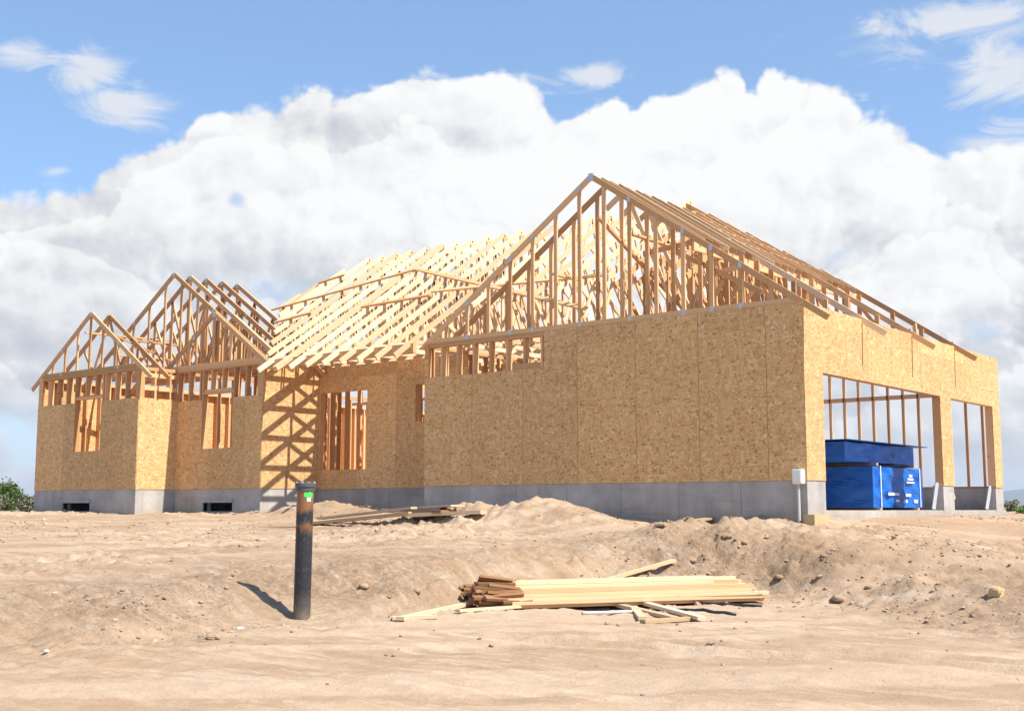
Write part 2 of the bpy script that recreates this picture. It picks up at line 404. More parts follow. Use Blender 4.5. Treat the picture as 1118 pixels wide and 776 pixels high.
# clods and pebbles
def ico():
    t = (1+5**.5)/2
    v = np.array([(-1,t,0),(1,t,0),(-1,-t,0),(1,-t,0),(0,-1,t),(0,1,t),(0,-1,-t),(0,1,-t),(t,0,-1),(t,0,1),(-t,0,-1),(-t,0,1)], float)
    v /= np.linalg.norm(v[0])
    f = np.array([(0,11,5),(0,5,1),(0,1,7),(0,7,10),(0,10,11),(1,5,9),(5,11,4),(11,10,2),(10,7,6),(7,1,8),(3,9,4),(3,4,2),(3,2,6),(3,6,8),(3,8,9),(4,9,5),(2,4,11),(6,2,10),(8,6,7),(9,8,1)])
    return v, f
IV, IF = ico()
def scatter_clods(n):
    f = rng.uniform(6.5, 24, n*6); a = rng.uniform(-.50, .50, n*6); r = a*f
    x = CAM[0]+r*RX+f*FX; y = CAM[1]+r*RY+f*FY
    px = 559+1344*a; T = np.interp(px, PXC, TOE); W = np.interp(px, PXC, BW)
    w = .05 + .9*np.exp(-((f-T-W*.45)/(W*.7))**2) + .35*sstep(0, 2, f-T-W)
    w *= np.clip(.5+1.1*fbm(x*.5, y*.5, 2, 71), .05, 1.6)
    w *= (f/24)**1.6
    ok = (rng.random(n*6) < w) & ~((y > -.15) & (x < .2)) & ~((y > -1.5) & (x < -15.3)) & ~((y > -.5) & (x < -12.3))
    x, y, f = x[ok][:n], y[ok][:n], f[ok][:n]; k = len(x)
    z = terrain(x, y)
    s = .006+.022*rng.random(k)**3.0; s = np.where((rng.random(k) < .012) & (f > 12), s+.03*rng.random(k), s)
    V = np.repeat(IV[None], k, 0)*(1+.35*rng.uniform(-1, 1, (k, 12, 1)))
    V *= np.stack([rng.uniform(.8, 1.4, k), rng.uniform(.8, 1.3, k), rng.uniform(.5, .8, k)], -1)[:, None]*s[:, None, None]
    V += np.stack([x, y, z+s*.25], -1)[:, None]
    F = (IF[None] + (np.arange(k)*12)[:, None, None]).reshape(-1, 3)
    mb = MB(); mb.v = V.reshape(-1, 3).tolist(); mb.f = F.tolist(); mb.r = np.repeat(rng.random(k), 12).tolist()
    return mb
tag(scatter_clods(9000).build('dirt_clods', M['clod']), 'small dry clods and pebbles strewn over the bank and the tracks', 'clods', kind='stuff')

# distant blue hills
def hills():
    me_ = MB(); n = 260
    prof = []
    for i in range(n+1):
        a = R(-60) + R(320)*i/n
        hgt = 26 + 22*fbm(np.array([a*5.0]), np.array([1.3]), 4, 4)[0]
        w = sstep(R(14), R(24), a)                     # low range stands to the right of the house
        prof.append((a, max(2.0, hgt*(.10+1.2*w))))
    for ring, (D, k) in enumerate(((3000, 0), (3350, .55), (3700, 1.0), (4400, .6))):
        for a, h in prof:
            jit = 60*math.sin(a*37+ring*2)
            p = wp(math.sin(a)*(D+jit), math.cos(a)*(D+jit)); me_.v.append((p.x, p.y, -8 if k == 0 else h*k)); me_.r.append(.5)
    for ring in range(3):
        for i in range(n):
            b = ring*(n+1)+i; me_.f.append((b, b+1, b+n+2, b+n+1)); me_.uv += [(0,0)]*4
    o = me_.build('hills', plain('hill_scrub', (.10, .115, .09), .95, .05, 0, .3, .01), smooth=True); tag(o, kind='structure')
hills()

# ================================================================== HOUSE
house = empty('house_under_construction', (0, 0, FT))
tag(house, 'unfinished wood framed house with strand board walls, bare roof trusses and grey concrete foundation', 'house')
bpy.context.view_layer.update()
PINV[house.name] = Matrix.Translation((0, 0, -FT))

G_L, G_B = -7.95, 9.40        # garage left corner x, back wall y
MY = 1.30                     # main recessed wall
W2Y, W2L, W2R = -.32, -15.46, -12.42
W1Y, W1L = -1.34, -19.66
BACK = 13.0

# ---- foundation: one stepped concrete wall with joints and two basement window openings
fd = MB(); TH = .20; ZB = EYE-.9
def fwall_x(x0, x1, y, holes=()):
    """front foundation wall along x with its outer face at y (facing -Y)"""
    cur = x0
    for a, b, z0, z1 in sorted(holes)+[(x1, x1, 0, 0)]:
        # cast in sections with fine joints
        n = max(1, round((a-cur)/1.22))
        for i in range(n):
            s0 = cur+(a-cur)*i/n; s1 = cur+(a-cur)*(i+1)/n
            if s1-s0 > .01: fd.box(s0+(.007 if i else 0), s1, y, y+TH, ZB, FT-.002)
        if b > a:
            fd.box(a, b, y, y+TH, ZB, z0); fd.box(a, b, y, y+TH, z1, FT-.002)
        cur = b
wz0, wz1 = EYE-.06, EYE+.13
H1 = (-18.35, -17.25, wz0, wz1); H2 = (-14.35, -13.35, wz0, wz1)
fwall_x(W1L, W2L, W1Y, [H1]); fwall_x(W2L+.002, W2R, W2Y, [H2]); fwall_x(W2R+.002, G_L, MY); fwall_x(G_L, 0, 0)
fd.box(W2L-TH, W2L, W1Y+TH+.002, W2Y, ZB, FT-.002)
fd.box(W2R-TH, W2R, W2Y+TH+.002, MY, ZB, FT-.002)
fd.box(G_L, G_L+TH, TH+.002, MY+2, ZB, FT-.002)
fd.box(W1L, W1L+TH, W1Y+TH+.002, BACK, ZB, FT-.002)
fd.box(W1L+TH+.002, G_L, BACK-TH, BACK, ZB, FT-.002)
fd.box(G_L+.0, 0, G_B-TH, G_B, ZB, FT-.002)
# garage door wall: kerb below the slab line and three stub piers
for a, b in ((TH+.002, .65), (5.84, 6.42), (8.92, G_B-TH-.002)):
    fd.box(-TH, 0, a, b, ZB, FT-.002)
fd.box(-TH, 0, .652, 5.838, ZB, SLAB-.03); fd.box(-TH, 0, 6.422, 8.918, ZB, SLAB-.03)
foundation = fd.build('foundation', M['concrete'], house)
# concrete bucks round the basement windows
for (a, b, z0, z1), y in ((H1, W1Y), (H2, W2Y)):
    wb = MB()
    wb.box(a-.09, b+.02, y-.035, y+.10, z1, z1+.07); wb.box(a-.09, a, y-.035, y+.10, z0-.03, z1-.001); 
    w = wb.build('basement_window', M['concrete'], foundation)
pl = MB(); pl.box(-18.6, -16.9, W1Y-.28, W1Y-.06, EYE-.20, EYE-.075); pl.build('window_well', M['concrete'], foundation)
ft = MB(); ft.box(-.02, .16, -.12, .42, ZB, EYE-.09, .5); ft.build('footing', M['bronze'], foundation)
sl = MB(); sl.box(G_L+TH+.01, -.01, TH+.01, G_B-TH-.01, SLAB-.15, SLAB); sl.build('garage_slab', M['concrete'], house)
dk = MB(); dk.box(W1L+.05, G_L-.02, MY+.05, BACK-.05, FT-.05, FT+.002); dk.box(W1L+.05, W2R-.05, W2Y+.05, MY+.048, FT-.05, FT+.002); dk.box(W1L+.05, W2L-.05, W1Y+.05, W2Y+.048, FT-.05, FT+.002)
dk.build('floor_deck', M['osb'], house)

# ---- framed and sheathed walls. frame(axis,...) gives studs, sheath gives boards outside
S_T, S_D = .038, .14          # stud thickness, depth
def wall(name, ax, c, a, b, outside, z0, z1, holes=(), band=None, sheath=True, step=.406, seams=1.22, extra=(), start=0.0, sdepth=S_D, label=None, gapdark=True, platez=None, fo=0.0):
    """ax 'x': runs along x at y=c; 'y': runs along y at x=c. outside=+1/-1: side of the sheathing on the other axis.
    holes: (a0,a1,zlo,zhi). band: (a0,a1,zlo) strip under the plate left without boards."""
    def bx(mb, u0, u1, v0, v1, w0, w1, rnd=None):
        if ax == 'x': mb.box(u0, u1, min(v0, v1), max(v0, v1), w0, w1, rnd)
        else:
            x0, x1 = min(v0, v1), max(v0, v1)
            # keep the u axis first so the texture runs along the wall
            cns = [(x0,u0,w0),(x0,u1,w0),(x1,u1,w0),(x1,u0,w0),(x0,u0,w1),(x0,u1,w1),(x1,u1,w1),(x1,u0,w1)]
            cns = [cns[i] for i in (1,0,3,2,5,4,7,6)]
            mb.hexa(cns, (u1-u0, x1-x0, w1-w0), rnd)
    T = .012*outside
    o = None
    if sheath:
        mb = MB()
        us = [a]; u = a+start if start else a+seams
        while u < b-.05: us.append(u); u += seams
        us.append(b)
        cuts_u = sorted(set(us + [h[0] for h in holes] + [h[1] for h in holes] + ([band[0], band[1]] if band else [])))
        cuts_u = [u for u in cuts_u if a-1e-6 <= u <= b+1e-6]
        seam_z = z0+2.44
        pr = {}
        for u0, u1 in zip(cuts_u[:-1], cuts_u[1:]):
            if u1-u0 < .004: continue
            um = (u0+u1)/2
            zs = sorted(set([z0, z1] + [h[2] for h in holes if h[0] < um < h[1]] + [h[3] for h in holes if h[0] < um < h[1]] + ([band[2]] if band and band[0] < um < band[1] else []) + ([seam_z] if z0 < seam_z < z1 else [])))
            zs = [z for z in zs if z0-1e-6 <= z <= z1+1e-6]
            pid = max(i for i, s in enumerate(us[:-1]) if s <= um)
            for w0, w1 in zip(zs[:-1], zs[1:]):
                wm = (w0+w1)/2
                if any(h[0] < um < h[1] and h[2] < wm < h[3] for h in holes): continue
                if band and band[0] < um < band[1] and wm > band[2]: continue
                key = (pid, wm > seam_z)
                if key not in pr: pr[key] = (random.random(), (random.random()*30, random.random()*30))
                g0 = .004 if any(abs(u0-s) < 1e-6 for s in us[1:-1]) else 0
                g1 = .004 if any(abs(u1-s) < 1e-6 for s in us[1:-1]) else 0
                h0 = .0018 if abs(w0-seam_z) < 1e-6 else 0
                rnd, off = pr[key]
                if ax == 'x':
                    y0, y1 = sorted((c, c+T))
                    cns = [(u0+g0,y0,w0+h0),(u1-g1,y0,w0+h0),(u1-g1,y1,w0+h0),(u0+g0,y1,w0+h0),(u0+g0,y0,w1),(u1-g1,y0,w1),(u1-g1,y1,w1),(u0+g0,y1,w1)]
                else:
                    y0, y1 = sorted((c, c+T))
                    cns = [(y1,u0+g0,w0+h0),(y1,u1-g1,w0+h0),(y0,u1-g1,w0+h0),(y0,u0+g0,w0+h0),(y1,u0+g0,w1),(y1,u1-g1,w1),(y0,u1-g1,w1),(y0,u0+g0,w1)]
                mb.hexa(cns, (u1-u0, .012, w1-w0), rnd, (off[0]+u0, off[1]+w0))
        o = mb.build('wall', M['osb'], house)
    inn = c - outside*.001
    a = a+fo
    v0, v1 = inn, inn-outside*sdepth
    zt = z1-.001 if platez is None else platez
    pm = MB(); bx(pm, a, b, v0, v1, zt-.038, zt, None); bx(pm, a, b, v0, v1, zt-.078, zt-.04, None)
    if o is None: o = pm.build('wall', M['lumber'], house)      # open framing: the plates are the wall's own mesh
    else: pm.build('top_plate', M['lumber'], o)
    def between(segs):
        mb = MB()
        for s in segs: bx(mb, *s)
        return mb
    sp = between([(a, b, v0, v1, z0+.001, z0+.039)]); sp.build('sill_plate', M['lumber'], o)
    u = a
    xs = []
    while u < b-.05: xs.append(u); u += step
    xs.append(b-S_T)
    for h in holes:
        xs += [h[0]-S_T, h[1]]
    xs = sorted(xs); last = -99
    for u in xs:
        if u-last < S_T+.004: continue
        hit = [h for h in holes if h[0]-.001 < u+S_T/2 < h[1]+.001]
        segs = [(z0+.041, zt-.08)]
        if hit:
            h = hit[0]; segs = []
            if h[2] > z0+.1: segs.append((z0+.041, h[2]-.04))
            if h[3] < zt-.12: segs.append((h[3]+.04, zt-.08))
        for q0, q1 in segs:
            if q1-q0 < .03: continue
            mb = MB(); bx(mb, u, u+S_T, v0, v1, q0, q1); mb.build('stud', M['lumber'], o)
        last = u
    for h in holes:
        if h[2] > z0+.1:
            mb = MB(); bx(mb, h[0], h[1], v0-outside*.0, v1, h[2]-.038, h[2]-.001); mb.build('window_sill', M['lumber'], o)
        if h[3] < zt-.05:
            mb = MB(); bx(mb, h[0], h[1], v0, v1, h[3]+.001, min(h[3]+.039, zt-.08)); mb.build('header', M['lumber'], o)
    for e in extra:
        mb = MB(); bx(mb, e[0], e[1], v0+outside*-.002, v1, e[2], e[3]); mb.build('blocking', M['lumber'], o)
    if label: o['label'] = label
    return o

# front walls
wall('w', 'x', W1Y, W1L, W2L, -1, FT, P, holes=[(-18.03, -16.93, FT+.90, P-.62)], band=(W1L, W2L, P-.70), label='front wall of the left bay, open studs above the boards', extra=[(-18.0, -16.95, P-.62, P-.54)])
wall('w', 'y', W2L, W1Y, W2Y, 1, FT, P, band=(W1Y, W2Y, P-.70), extra=[(W1Y+.04, W2Y-.04, P-.22, P-.13), (W1Y+.04, W2Y-.04, P-.52, P-.42)], label='sunlit side wall of the left bay')
wall('w', 'x', W2Y, W2L+.013, W2R, -1, FT, P, holes=[(-14.50, -13.42, FT+.90, P-.62)], band=(W2L, W2R, P-.74), extra=[(-14.45, -13.45, P-.62, P-.52)], label='front wall right of the left bay, open studs above the boards')
wall('w', 'y', W2R, W2Y, MY, 1, FT, P, label='sunlit return wall crossed by truss shadows')
wall('w', 'x', MY, W2R+.013, G_L, -1, FT, P-.04, holes=[(-12.34, -10.86, FT+.42, FT+2.15), (-9.42, -8.92, FT+1.38, FT+2.16)], label='recessed front wall between the left bay and the garage')
wall('w', 'x', 0, G_L, 0, -1, FT, P, band=(G_L+.10, -5.02, P-.66), seams=1.22, extra=[(-5.75, -5.02, P-.66, P-.55)], label='garage side wall with open studs in its upper left corner')
# garage door wall: boards above and beside two openings
hd = FT+1.70
gw = wall('w', 'y', 0, -.012, G_B, 1, FT, P, holes=[(.65, 5.84, FT-.1, hd), (6.42, 8.92, FT-.1, hd)], start=2.46, seams=2.44, fo=.0145, label='sunlit garage wall with two wide door openings')
for a0, a1 in ((.65, 5.84), (6.42, 8.92)):
    for u in (a0-.10, a0-.055, a1+.002, a1+.046):
        mb = MB(); mb.box(-.145, -.003, u, u+.038, FT, hd+.1); mb.build('door_post', M['lumber'], gw)
    mb = MB(); mb.box(-.12, -.004, a0, a1, hd+.002, hd+.28); mb.build('header', M['lumber'], gw)
# remove sill-plate bits crossing the openings
for ch in list(gw.children):
    if ch.name.startswith('sill_plate'): bpy.data.objects.remove(ch)
for a0, a1 in ((0, .55), (5.94, 6.32), (9.02, G_B)):
    mb = MB(); mb.box(-.141, -.001, a0, a1, FT+.001, FT+.039); mb.build('sill_plate', M['lumber'], gw)
# left / back walls (open framing)
wall('w', 'y', W1L, W1Y, BACK, -1, FT, P, label='left end wall')
wall('w', 'x', BACK, W1L, G_L, 1, FT, P, sheath=False, step=.61)
bw = wall('w', 'x', G_B, G_L, 0, 1, FT, P, sheath=False, step=.345, sdepth=.10, extra=[(G_L, -.002, FT+2.0, FT+2.09)], label='open stud back wall of the garage')
wall('w', 'y', G_L, .15, G_B, -1, FT, P, sheath=False, step=.406, sdepth=.09)
# interior partitions, seen through the openings
def partition(ax, c, a, b, step=.406, z1=None):
    mb = MB(); z1 = P if z1 is None else z1
    def bx(u0, u1, w0, w1):
        if ax == 'x': mb.box(u0, u1, c, c+.089, w0, w1)
        else: mb.box(c, c+.089, u0, u1, w0, w1)
    bx(a, b, z1-.04, z1-.002); bx(a, b, z1-.08, z1-.042); bx(a, b, FT+.004, FT+.042)
    u = a
    while u < b: bx(u, u+.038, FT+.044, z1-.082); u += step
    mb.build('interior_wall', M['lumber'], house)
for a in (('x', 3.4, -12.5, -8.2, .24), ('x', 2.5, -12.4, -10.9, .45), ('x', 5.2, -12.6, -8.4, .406), ('x', 2.6, -15.2, -12.7, .25), ('x', 3.6, -15.6, -13.0, .406), ('y', -12.6, 1.9, 6.0, .406),
          ('y', -15.7, .2, 5.0, .406), ('x', 1.2, -15.2, -12.8, .30), ('y', -10.6, 3.5, 8, .406), ('y', -17.4, 3.7, 9, .406), ('x', 8.4, -19, -8.4, .406), ('y', -13.9, 1.4, 3.5, .35)):
    partition(*a)

# ---- roof trusses
CW, CT = .10, .040
def pt(ax, c, h, z): return Vector((h, c, z)) if ax == 'X' else Vector((c, h, z))
def truss(ax, c, a, b, ov_a=.42, ov_b=.42, pitch=PITCH, webs='gable', bottom=True, ka=None, kb=None, plates=False, sep_webs=True, clip=None, peak=None, base=P, ply=1, mat='lumber', label=None, nst=None, wt=.07, cut_b=None, cut_a=None, web_keep=1.0):
    """gable truss spanning a..b; top edge of the chords at base+.06+pitch*distance."""
    nrm = (0, 1, 0) if ax == 'X' else (1, 0, 0)
    m = (a+b)/2 if peak is None else peak
    if peak is None: top = base+.06+pitch*(m-a)
    else: top = base+.06+pitch*(m-a)
    def zt(h): return top-pitch*abs(h-m)
    cosp = math.cos(math.atan(pitch)); off = CW/2/cosp
    mb = MB()
    ha = (a-ov_a) if cut_a is None else cut_a
    hb = (b+ov_b) if cut_b is None else cut_b
    for k in range(ply):
        cc = c+k*(CT+.002)
        mb.beam(pt(ax, cc, ha, zt(ha)-off), pt(ax, cc, m-.001, zt(m)-off), CW, CT, nrm, e1=0)
        mb.beam(pt(ax, cc, m+.001, zt(m)-off), pt(ax, cc, hb, zt(hb)-off), CW, CT, nrm)
    W_ = []
    if webs == 'gable':
        n = nst or round((b-a)/.53)
        for i in range(1, n):
            h = a+(b-a)*i/n
            if zt(h)-base > .28: W_.append(((h, base+.09), (h, zt(h)-2*off+.02)))
    elif webs == 'fink':
        n1 = (b-a)
        q = [a+n1*.25, b-n1*.25]; bt = [a+n1*.36, b-n1*.36]
        W_ += [((bt[0], base+.08), (q[0], zt(q[0])-2*off+.01)), ((bt[1], base+.08), (q[1], zt(q[1])-2*off+.01)),
               ((bt[0], base+.08), (m, zt(m)-2*off)), ((bt[1], base+.08), (m, zt(m)-2*off))]
    elif webs == 'king':
        n1 = (b-a)
        for t in (.10, .20, .30, .40):
            for hh in (a+n1*t, b-n1*t): W_.append(((hh, base+.08), (hh, zt(hh)-2*off+.01)))
        W_.append(((m, base+.08), (m, zt(m)-2*off)))
        for t0, t1 in ((.10, .20), (.20, .30), (.30, .40), (.40, .5)):
            W_.append(((a+n1*t1, base+.08), (a+n1*t0, zt(a+n1*t0)-2*off)))
            W_.append(((b-n1*t1, base+.08), (b-n1*t0, zt(b-n1*t0)-2*off)))
    lo_ = -1e9 if cut_a is None else cut_a; hi_ = 1e9 if cut_b is None else cut_b
    W_ = [(p, q) for p, q in W_ if lo_ <= min(p[0], q[0]) and max(p[0], q[0]) <= hi_]
    bc = ((max(a, ha)+.02, base+.046), (min(b, hb)-.02, base+.046))
    if sep_webs:
        tr = mb.build('roof_truss', M[mat], house)
        if bottom:
            w = MB(); w.beam(pt(ax, c, *bc[0]), pt(ax, c, *bc[1]), .085, CT-.004, nrm); w.build('bottom_chord', M[mat], tr)
        for p, q in W_:
            w = MB(); w.beam(pt(ax, c, *p), pt(ax, c, *q), wt, CT-.006, nrm); w.build('web', M[mat], tr)
    else:
        if bottom: mb.beam(pt(ax, c, *bc[0]), pt(ax, c, *bc[1]), .085, CT-.004, nrm)
        for p, q in W_: mb.beam(pt(ax, c, *p), pt(ax, c, *q), wt, CT-.006, nrm)
        tr = mb.build('roof_truss', M[mat], house)
    if plates:
        s = -1
        def plate(h, z, r_=.075):
            pm = MB(); th = .003
            if ax == 'X': pm.box(h-r_*.7, h+r_*.7, c-CT/2-th, c-CT/2, z-r_, z+r_)
            else: pm.box(c+CT/2, c+CT/2+th, h-r_*.7, h+r_*.7, z-r_, z+r_)
            pm.build('connector_plate', M['plate'], tr)
        plate(m, zt(m)-off*1.3, .075 if (b-a) > 7 and ax == 'X' and c > -.1 and a > -9 else .05)
        for h in plates: plate(h, zt(h)-off, .045); plate(h, base+.05, .045)
    if label: tr['label'] = label
    return tr

# garage: gable end, its twin, then the bays behind; every fourth truss runs down to the eave
n = 15
gx = [G_L+(0-G_L)*i/n for i in range(n+1)]
truss('X', .02, G_L, 0, .06, .42, plates=[gx[4], gx[2], gx[7], gx[9], gx[11], gx[12], gx[13], gx[5]], nst=15, label='gable end truss over the garage side wall')
gm = G_L/2; RYG = 4.42; MP = -.32; MB_ = 2*RYG-MP
SPC = .5625
for k in range(1, 13):
    yy = .02+SPC*k
    full = k in (4, 8, 12)
    zmain = PITCH*min(yy-MP, MB_-yy)
    if yy < 3.3:
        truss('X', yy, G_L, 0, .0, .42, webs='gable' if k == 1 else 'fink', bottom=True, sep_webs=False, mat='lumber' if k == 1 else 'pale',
              cut_a=None if k == 1 else gm-.45, cut_b=None if full else -1.88, nst=15, wt=.075)
    else:
        hx = -zmain/PITCH; nrm = (0, 1, 0); e = .42 if full else -1.88
        mb = MB()
        z1 = P+.06-PITCH*hx; z0 = P+.06-PITCH*e
        mb.beam((hx, yy, z1-.06), (e, yy, z0-.06), CW, CT, nrm)
        mb.beam((hx-.3, yy, P+.05), (min(e, 0), yy, P+.05), .085, CT-.004, nrm)
        xx = hx+.15
        while xx < -2.0:
            mb.beam((xx, yy, P+.09), (xx, yy, P-PITCH*xx-.06), .08, CT-.006, nrm)
            if xx+.8 < -1.9: mb.beam((xx+.8, yy, P+.09), (xx, yy, P-PITCH*xx-.06), .08, CT-.006, nrm)
            xx += .8
        mb.build('roof_truss', M['lumber'], house)
    mb = MB(); mb.beam((-1.90, yy-.044, P+.09), (-1.90, yy-.044, P+.06+PITCH*1.9-.1), .085, CT-.004, (0, 1, 0)); mb.build('end_post', M['lumber'], house)
    if full:
        for h in (-.62, -1.2):
            mb = MB(); mb.beam((h, yy-.042, P+.02), (h, yy-.042, P+.02+PITCH*-h-.04), .085, CT-.002, (0, 1, 0)); mb.build('end_post', M['lumber'], house)
        mb = MB(); mb.beam((-1.84, yy-.044, P+.95), (-1.2, yy-.044, P+.06), .08, CT-.006, (0, 1, 0)); mb.build('brace', M['lumber'], house)
for k in range(12):
    yy = .02+SPC*(k+.5)
    zmain = PITCH*min(max(yy-MP, -gm if yy < 3.6 else 0), MB_-yy)
    hx = max(-zmain/PITCH, gm) if yy < 3.6 else -zmain/PITCH
    mb = MB(); mb.beam((hx+.02, yy, P-PITCH*hx), (-1.88, yy, P+PITCH*1.88), CW, CT, (0, 1, 0)); mb.build('rafter', M['lumber'], house)
for zz, ww in ((P+.06+PITCH*1.92-.19, .14), (P+.07, .09)):
    mb = MB(); mb.beam((-1.97, .1, zz), (-1.97, 6.8, zz), ww, CT, (1, 0, 0)); mb.build('girder', M['lumber'], house)
for (p, q) in (((-3.2, .1, P+1.55), (-3.2, 4.4, P+1.55)), ((-4.9, .1, P+1.05), (-4.9, .9, P+1.05)), ((-2.7, .64, P+1.28), (-1.0, .64, P+.35)), ((-3.9, .12, P+1.95), (-3.1, 1.9, P+.3))):
    mb = MB(); mb.beam(p, q, .09, .038, (0, 0, 1) if p[1] != q[1] else (0, 1, 0)); mb.build('brace', M['lumber'], house)
for (h0, z0, h1, z1) in ((-3.3, P+1.30, -2.1, P+1.38), (-1.95, P+.75, -1.3, P+.85)):
    mb = MB(); mb.beam((h0, .645, z0), (h1, .645, z1), .085, .038, (0, 1, 0)); mb.build('brace', M['lumber'], house)
mb = MB(); mb.beam((-.35, 5.7, P+.06), (-.75, 6.72, P+.50), .085, .038, (0, 1, 0)); mb.build('brace', M['lumber'], house)

# main roof: ridge along x at y = RYG, its front plates in line with the wall right of the left bay
x = -4.55; nt_ = 0
while x > -14.45:
    if x > G_L: cut = .95
    elif x > -12.4: cut = None
    else: cut = MP+(-12.38-x)+.05
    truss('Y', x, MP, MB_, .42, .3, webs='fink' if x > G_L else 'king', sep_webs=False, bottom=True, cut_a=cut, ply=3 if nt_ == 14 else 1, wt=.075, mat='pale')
    x -= .502; nt_ += 1
for x in (-4.1, -3.6, -3.1, -2.6):
    zt_ = P+.06+PITCH*(-x); mb = MB(); y0 = MP; y1 = MP-x; ys_ = .95
    mb.beam((x, ys_, zt_-.07-PITCH*(y1-ys_)), (x, y1, zt_-.07), CW, CT, (1, 0, 0)); mb.beam((x, y1, zt_-.07), (x, MB_+x, zt_-.07), CW, CT, (1, 0, 0))
    mb.beam((x, ys_, P+.05), (x, MB_, P+.05), .085, CT-.004, (1, 0, 0))
    yv = ys_+.2
    while yv < MB_+x-.3:
        h_ = min(zt_, P+.06+PITCH*(yv-y0))-.1
        mb.beam((x, yv, P+.06), (x, yv, h_), .08, CT-.006, (1, 0, 0)); mb.beam((x, yv+.8, P+.06), (x, yv, h_), .08, CT-.006, (1, 0, 0)); yv += .8
    mb.build('roof_truss', M['lumber'], house)
# plates and beam carrying the front trusses over the recess
mb = MB(); mb.box(W2R+.02, G_L-.02, MP, MP+.10, P-.19, P-.001); mb.build('porch_beam', M['lumber'], house)
# boards nailed flat across the rafters
def on_slope(px, row):
    th = math.atan(167/1334.0); X = (px-559)/1334.0; Y = (388-row)/1334.0
    f = math.cos(th)-Y*math.sin(th); z = math.sin(th)+Y*math.cos(th)
    d = np.array([X*RX+f*FX, X*RY+f*FY, z])
    # plane: z = P+.09+PITCH*(y-MP)
    t = (P+.085+PITCH*(CAM[1]-MP)-EYE)/(d[2]-PITCH*d[1])
    return Vector(CAM+d*t)
nrm = Vector((0, -PITCH, 1)).normalized()
for (a_, b_) in (((297, 338), (454, 294)), ((455, 294), (640, 337)), ((395, 335), (470, 322)), ((472, 318), (660, 300)), ((348, 309), (376, 300)), ((300, 352), (340, 341))):
    mb = MB(); mb.beam(on_slope(*a_), on_slope(*b_), .095, .036, nrm); mb.build('brace', M['lumber'], house)
for (px_, rw_) in ((376, 292), (352, 305), (328, 319), (306, 332)):
    q = on_slope(px_, rw_); y1 = q.y; y0 = MP+(-12.38-q.x)+.05
    if y0 < y1-.3:
        zz = lambda y: P+PITCH*(y-MP)
        mb = MB(); mb.beam((q.x, y0, zz(y0)), (q.x, y1, zz(y1)), CW, CT, (1, 0, 0))
        mb.beam((q.x, y1-.05, P+.05), (q.x, y1-.05, zz(y1)), .085, CT-.004, (1, 0, 0)); mb.beam((q.x, (y0+y1)/2, P+.05), (q.x, (y0+y1)/2, zz((y0+y1)/2)), .085, CT-.004, (1, 0, 0))
        mb.beam((q.x, y0, P+.05), (q.x, y1+.6, P+.05), .085, CT-.002, (1, 0, 0))
        mb.build('roof_truss', M['pale'], house)

# left bay trusses and the larger gable behind
mW1 = (W1L+W2L)/2
truss('X', W1Y+.03, W1L, W2L, .38, .38, nst=8, plates=[W1L+.9, W2L-.9], wt=.06, label='front gable truss of the left bay')
truss('X', W1Y+.52, W1L, W2L, .38, .38, webs='fink', wt=.06)
BL, BR = -19.25, -12.38
for kx in range(5):
    truss('X', W2Y+.06+.465*kx, BL, BR, .30, .28, pitch=.672, webs='king' if kx else 'gable', nst=11, wt=.06, sep_webs=(kx == 0), plates=[BL+1.9, BR-1.9])
for kx in range(2):
    truss('X', W2Y+.015+.49*kx+(.085 if kx else 0), -15.95, BR-.03, .05, .28, webs='gable' if kx else 'gable', nst=8, wt=.06, sep_webs=(kx == 0), plates=[-14.9])
mb = MB(); mb.box(-14.27, -14.07, W2Y+.08, W2Y+.12, P+.1, P+1.05); mb.build('end_post', M['lumber'], house)
for (p, q) in (((-17.8, W1Y+.03, P+.98), (-17.1, .6, P+.92)), ((-16.6, W1Y+.5, P+.75), (-16.6, .8, P+.75)), ((-13.9, W2Y, P+.78), (-13.9, 1.5, P+.80)),
               ((-18.3, -.2, P+.6), (-18.0, 1.5, P+.6)), ((-16.9, W1Y+.1, P+.9), (-15.9, .3, P+.12))):
    mb = MB(); mb.beam(p, q, .09, .038, (0, 0, 1)); mb.build('brace', M['lumber'], house)
for i_ in range(7):                                   # loose framing heaped behind the left bay window
    a_ = Vector((-17.9+.12*i_, -.75, FT+.15+.1*i_)); b_ = a_+Vector((random.uniform(.3, 1.0), random.uniform(.1, .6), random.uniform(-.5, .7)))
    mb = MB(); mb.beam(a_, b_, .09, .038, (0, 1, .2)); mb.build('brace', M['stack'], house)

# short kick braces at the door piers and straps
for (p, q, w) in (((-.05, .66, FT-.06), (-.25, 1.05, FT-.28), .05), ((-.06, 6.44, FT-.02), (-.1, 6.72, FT-.24), .05), ((-.16, 5.72, SLAB+.02), (-.10, 5.80, FT+.06), .09), ((-.16, 8.78, SLAB+.02), (-.10, 8.90, FT+.04), .09)):
    mb = MB(); mb.beam(p, q, w, .02, (1, -.4, 0)); mb.build('brace', M['grey_pvc'] if w > .06 else M['stack'], house)

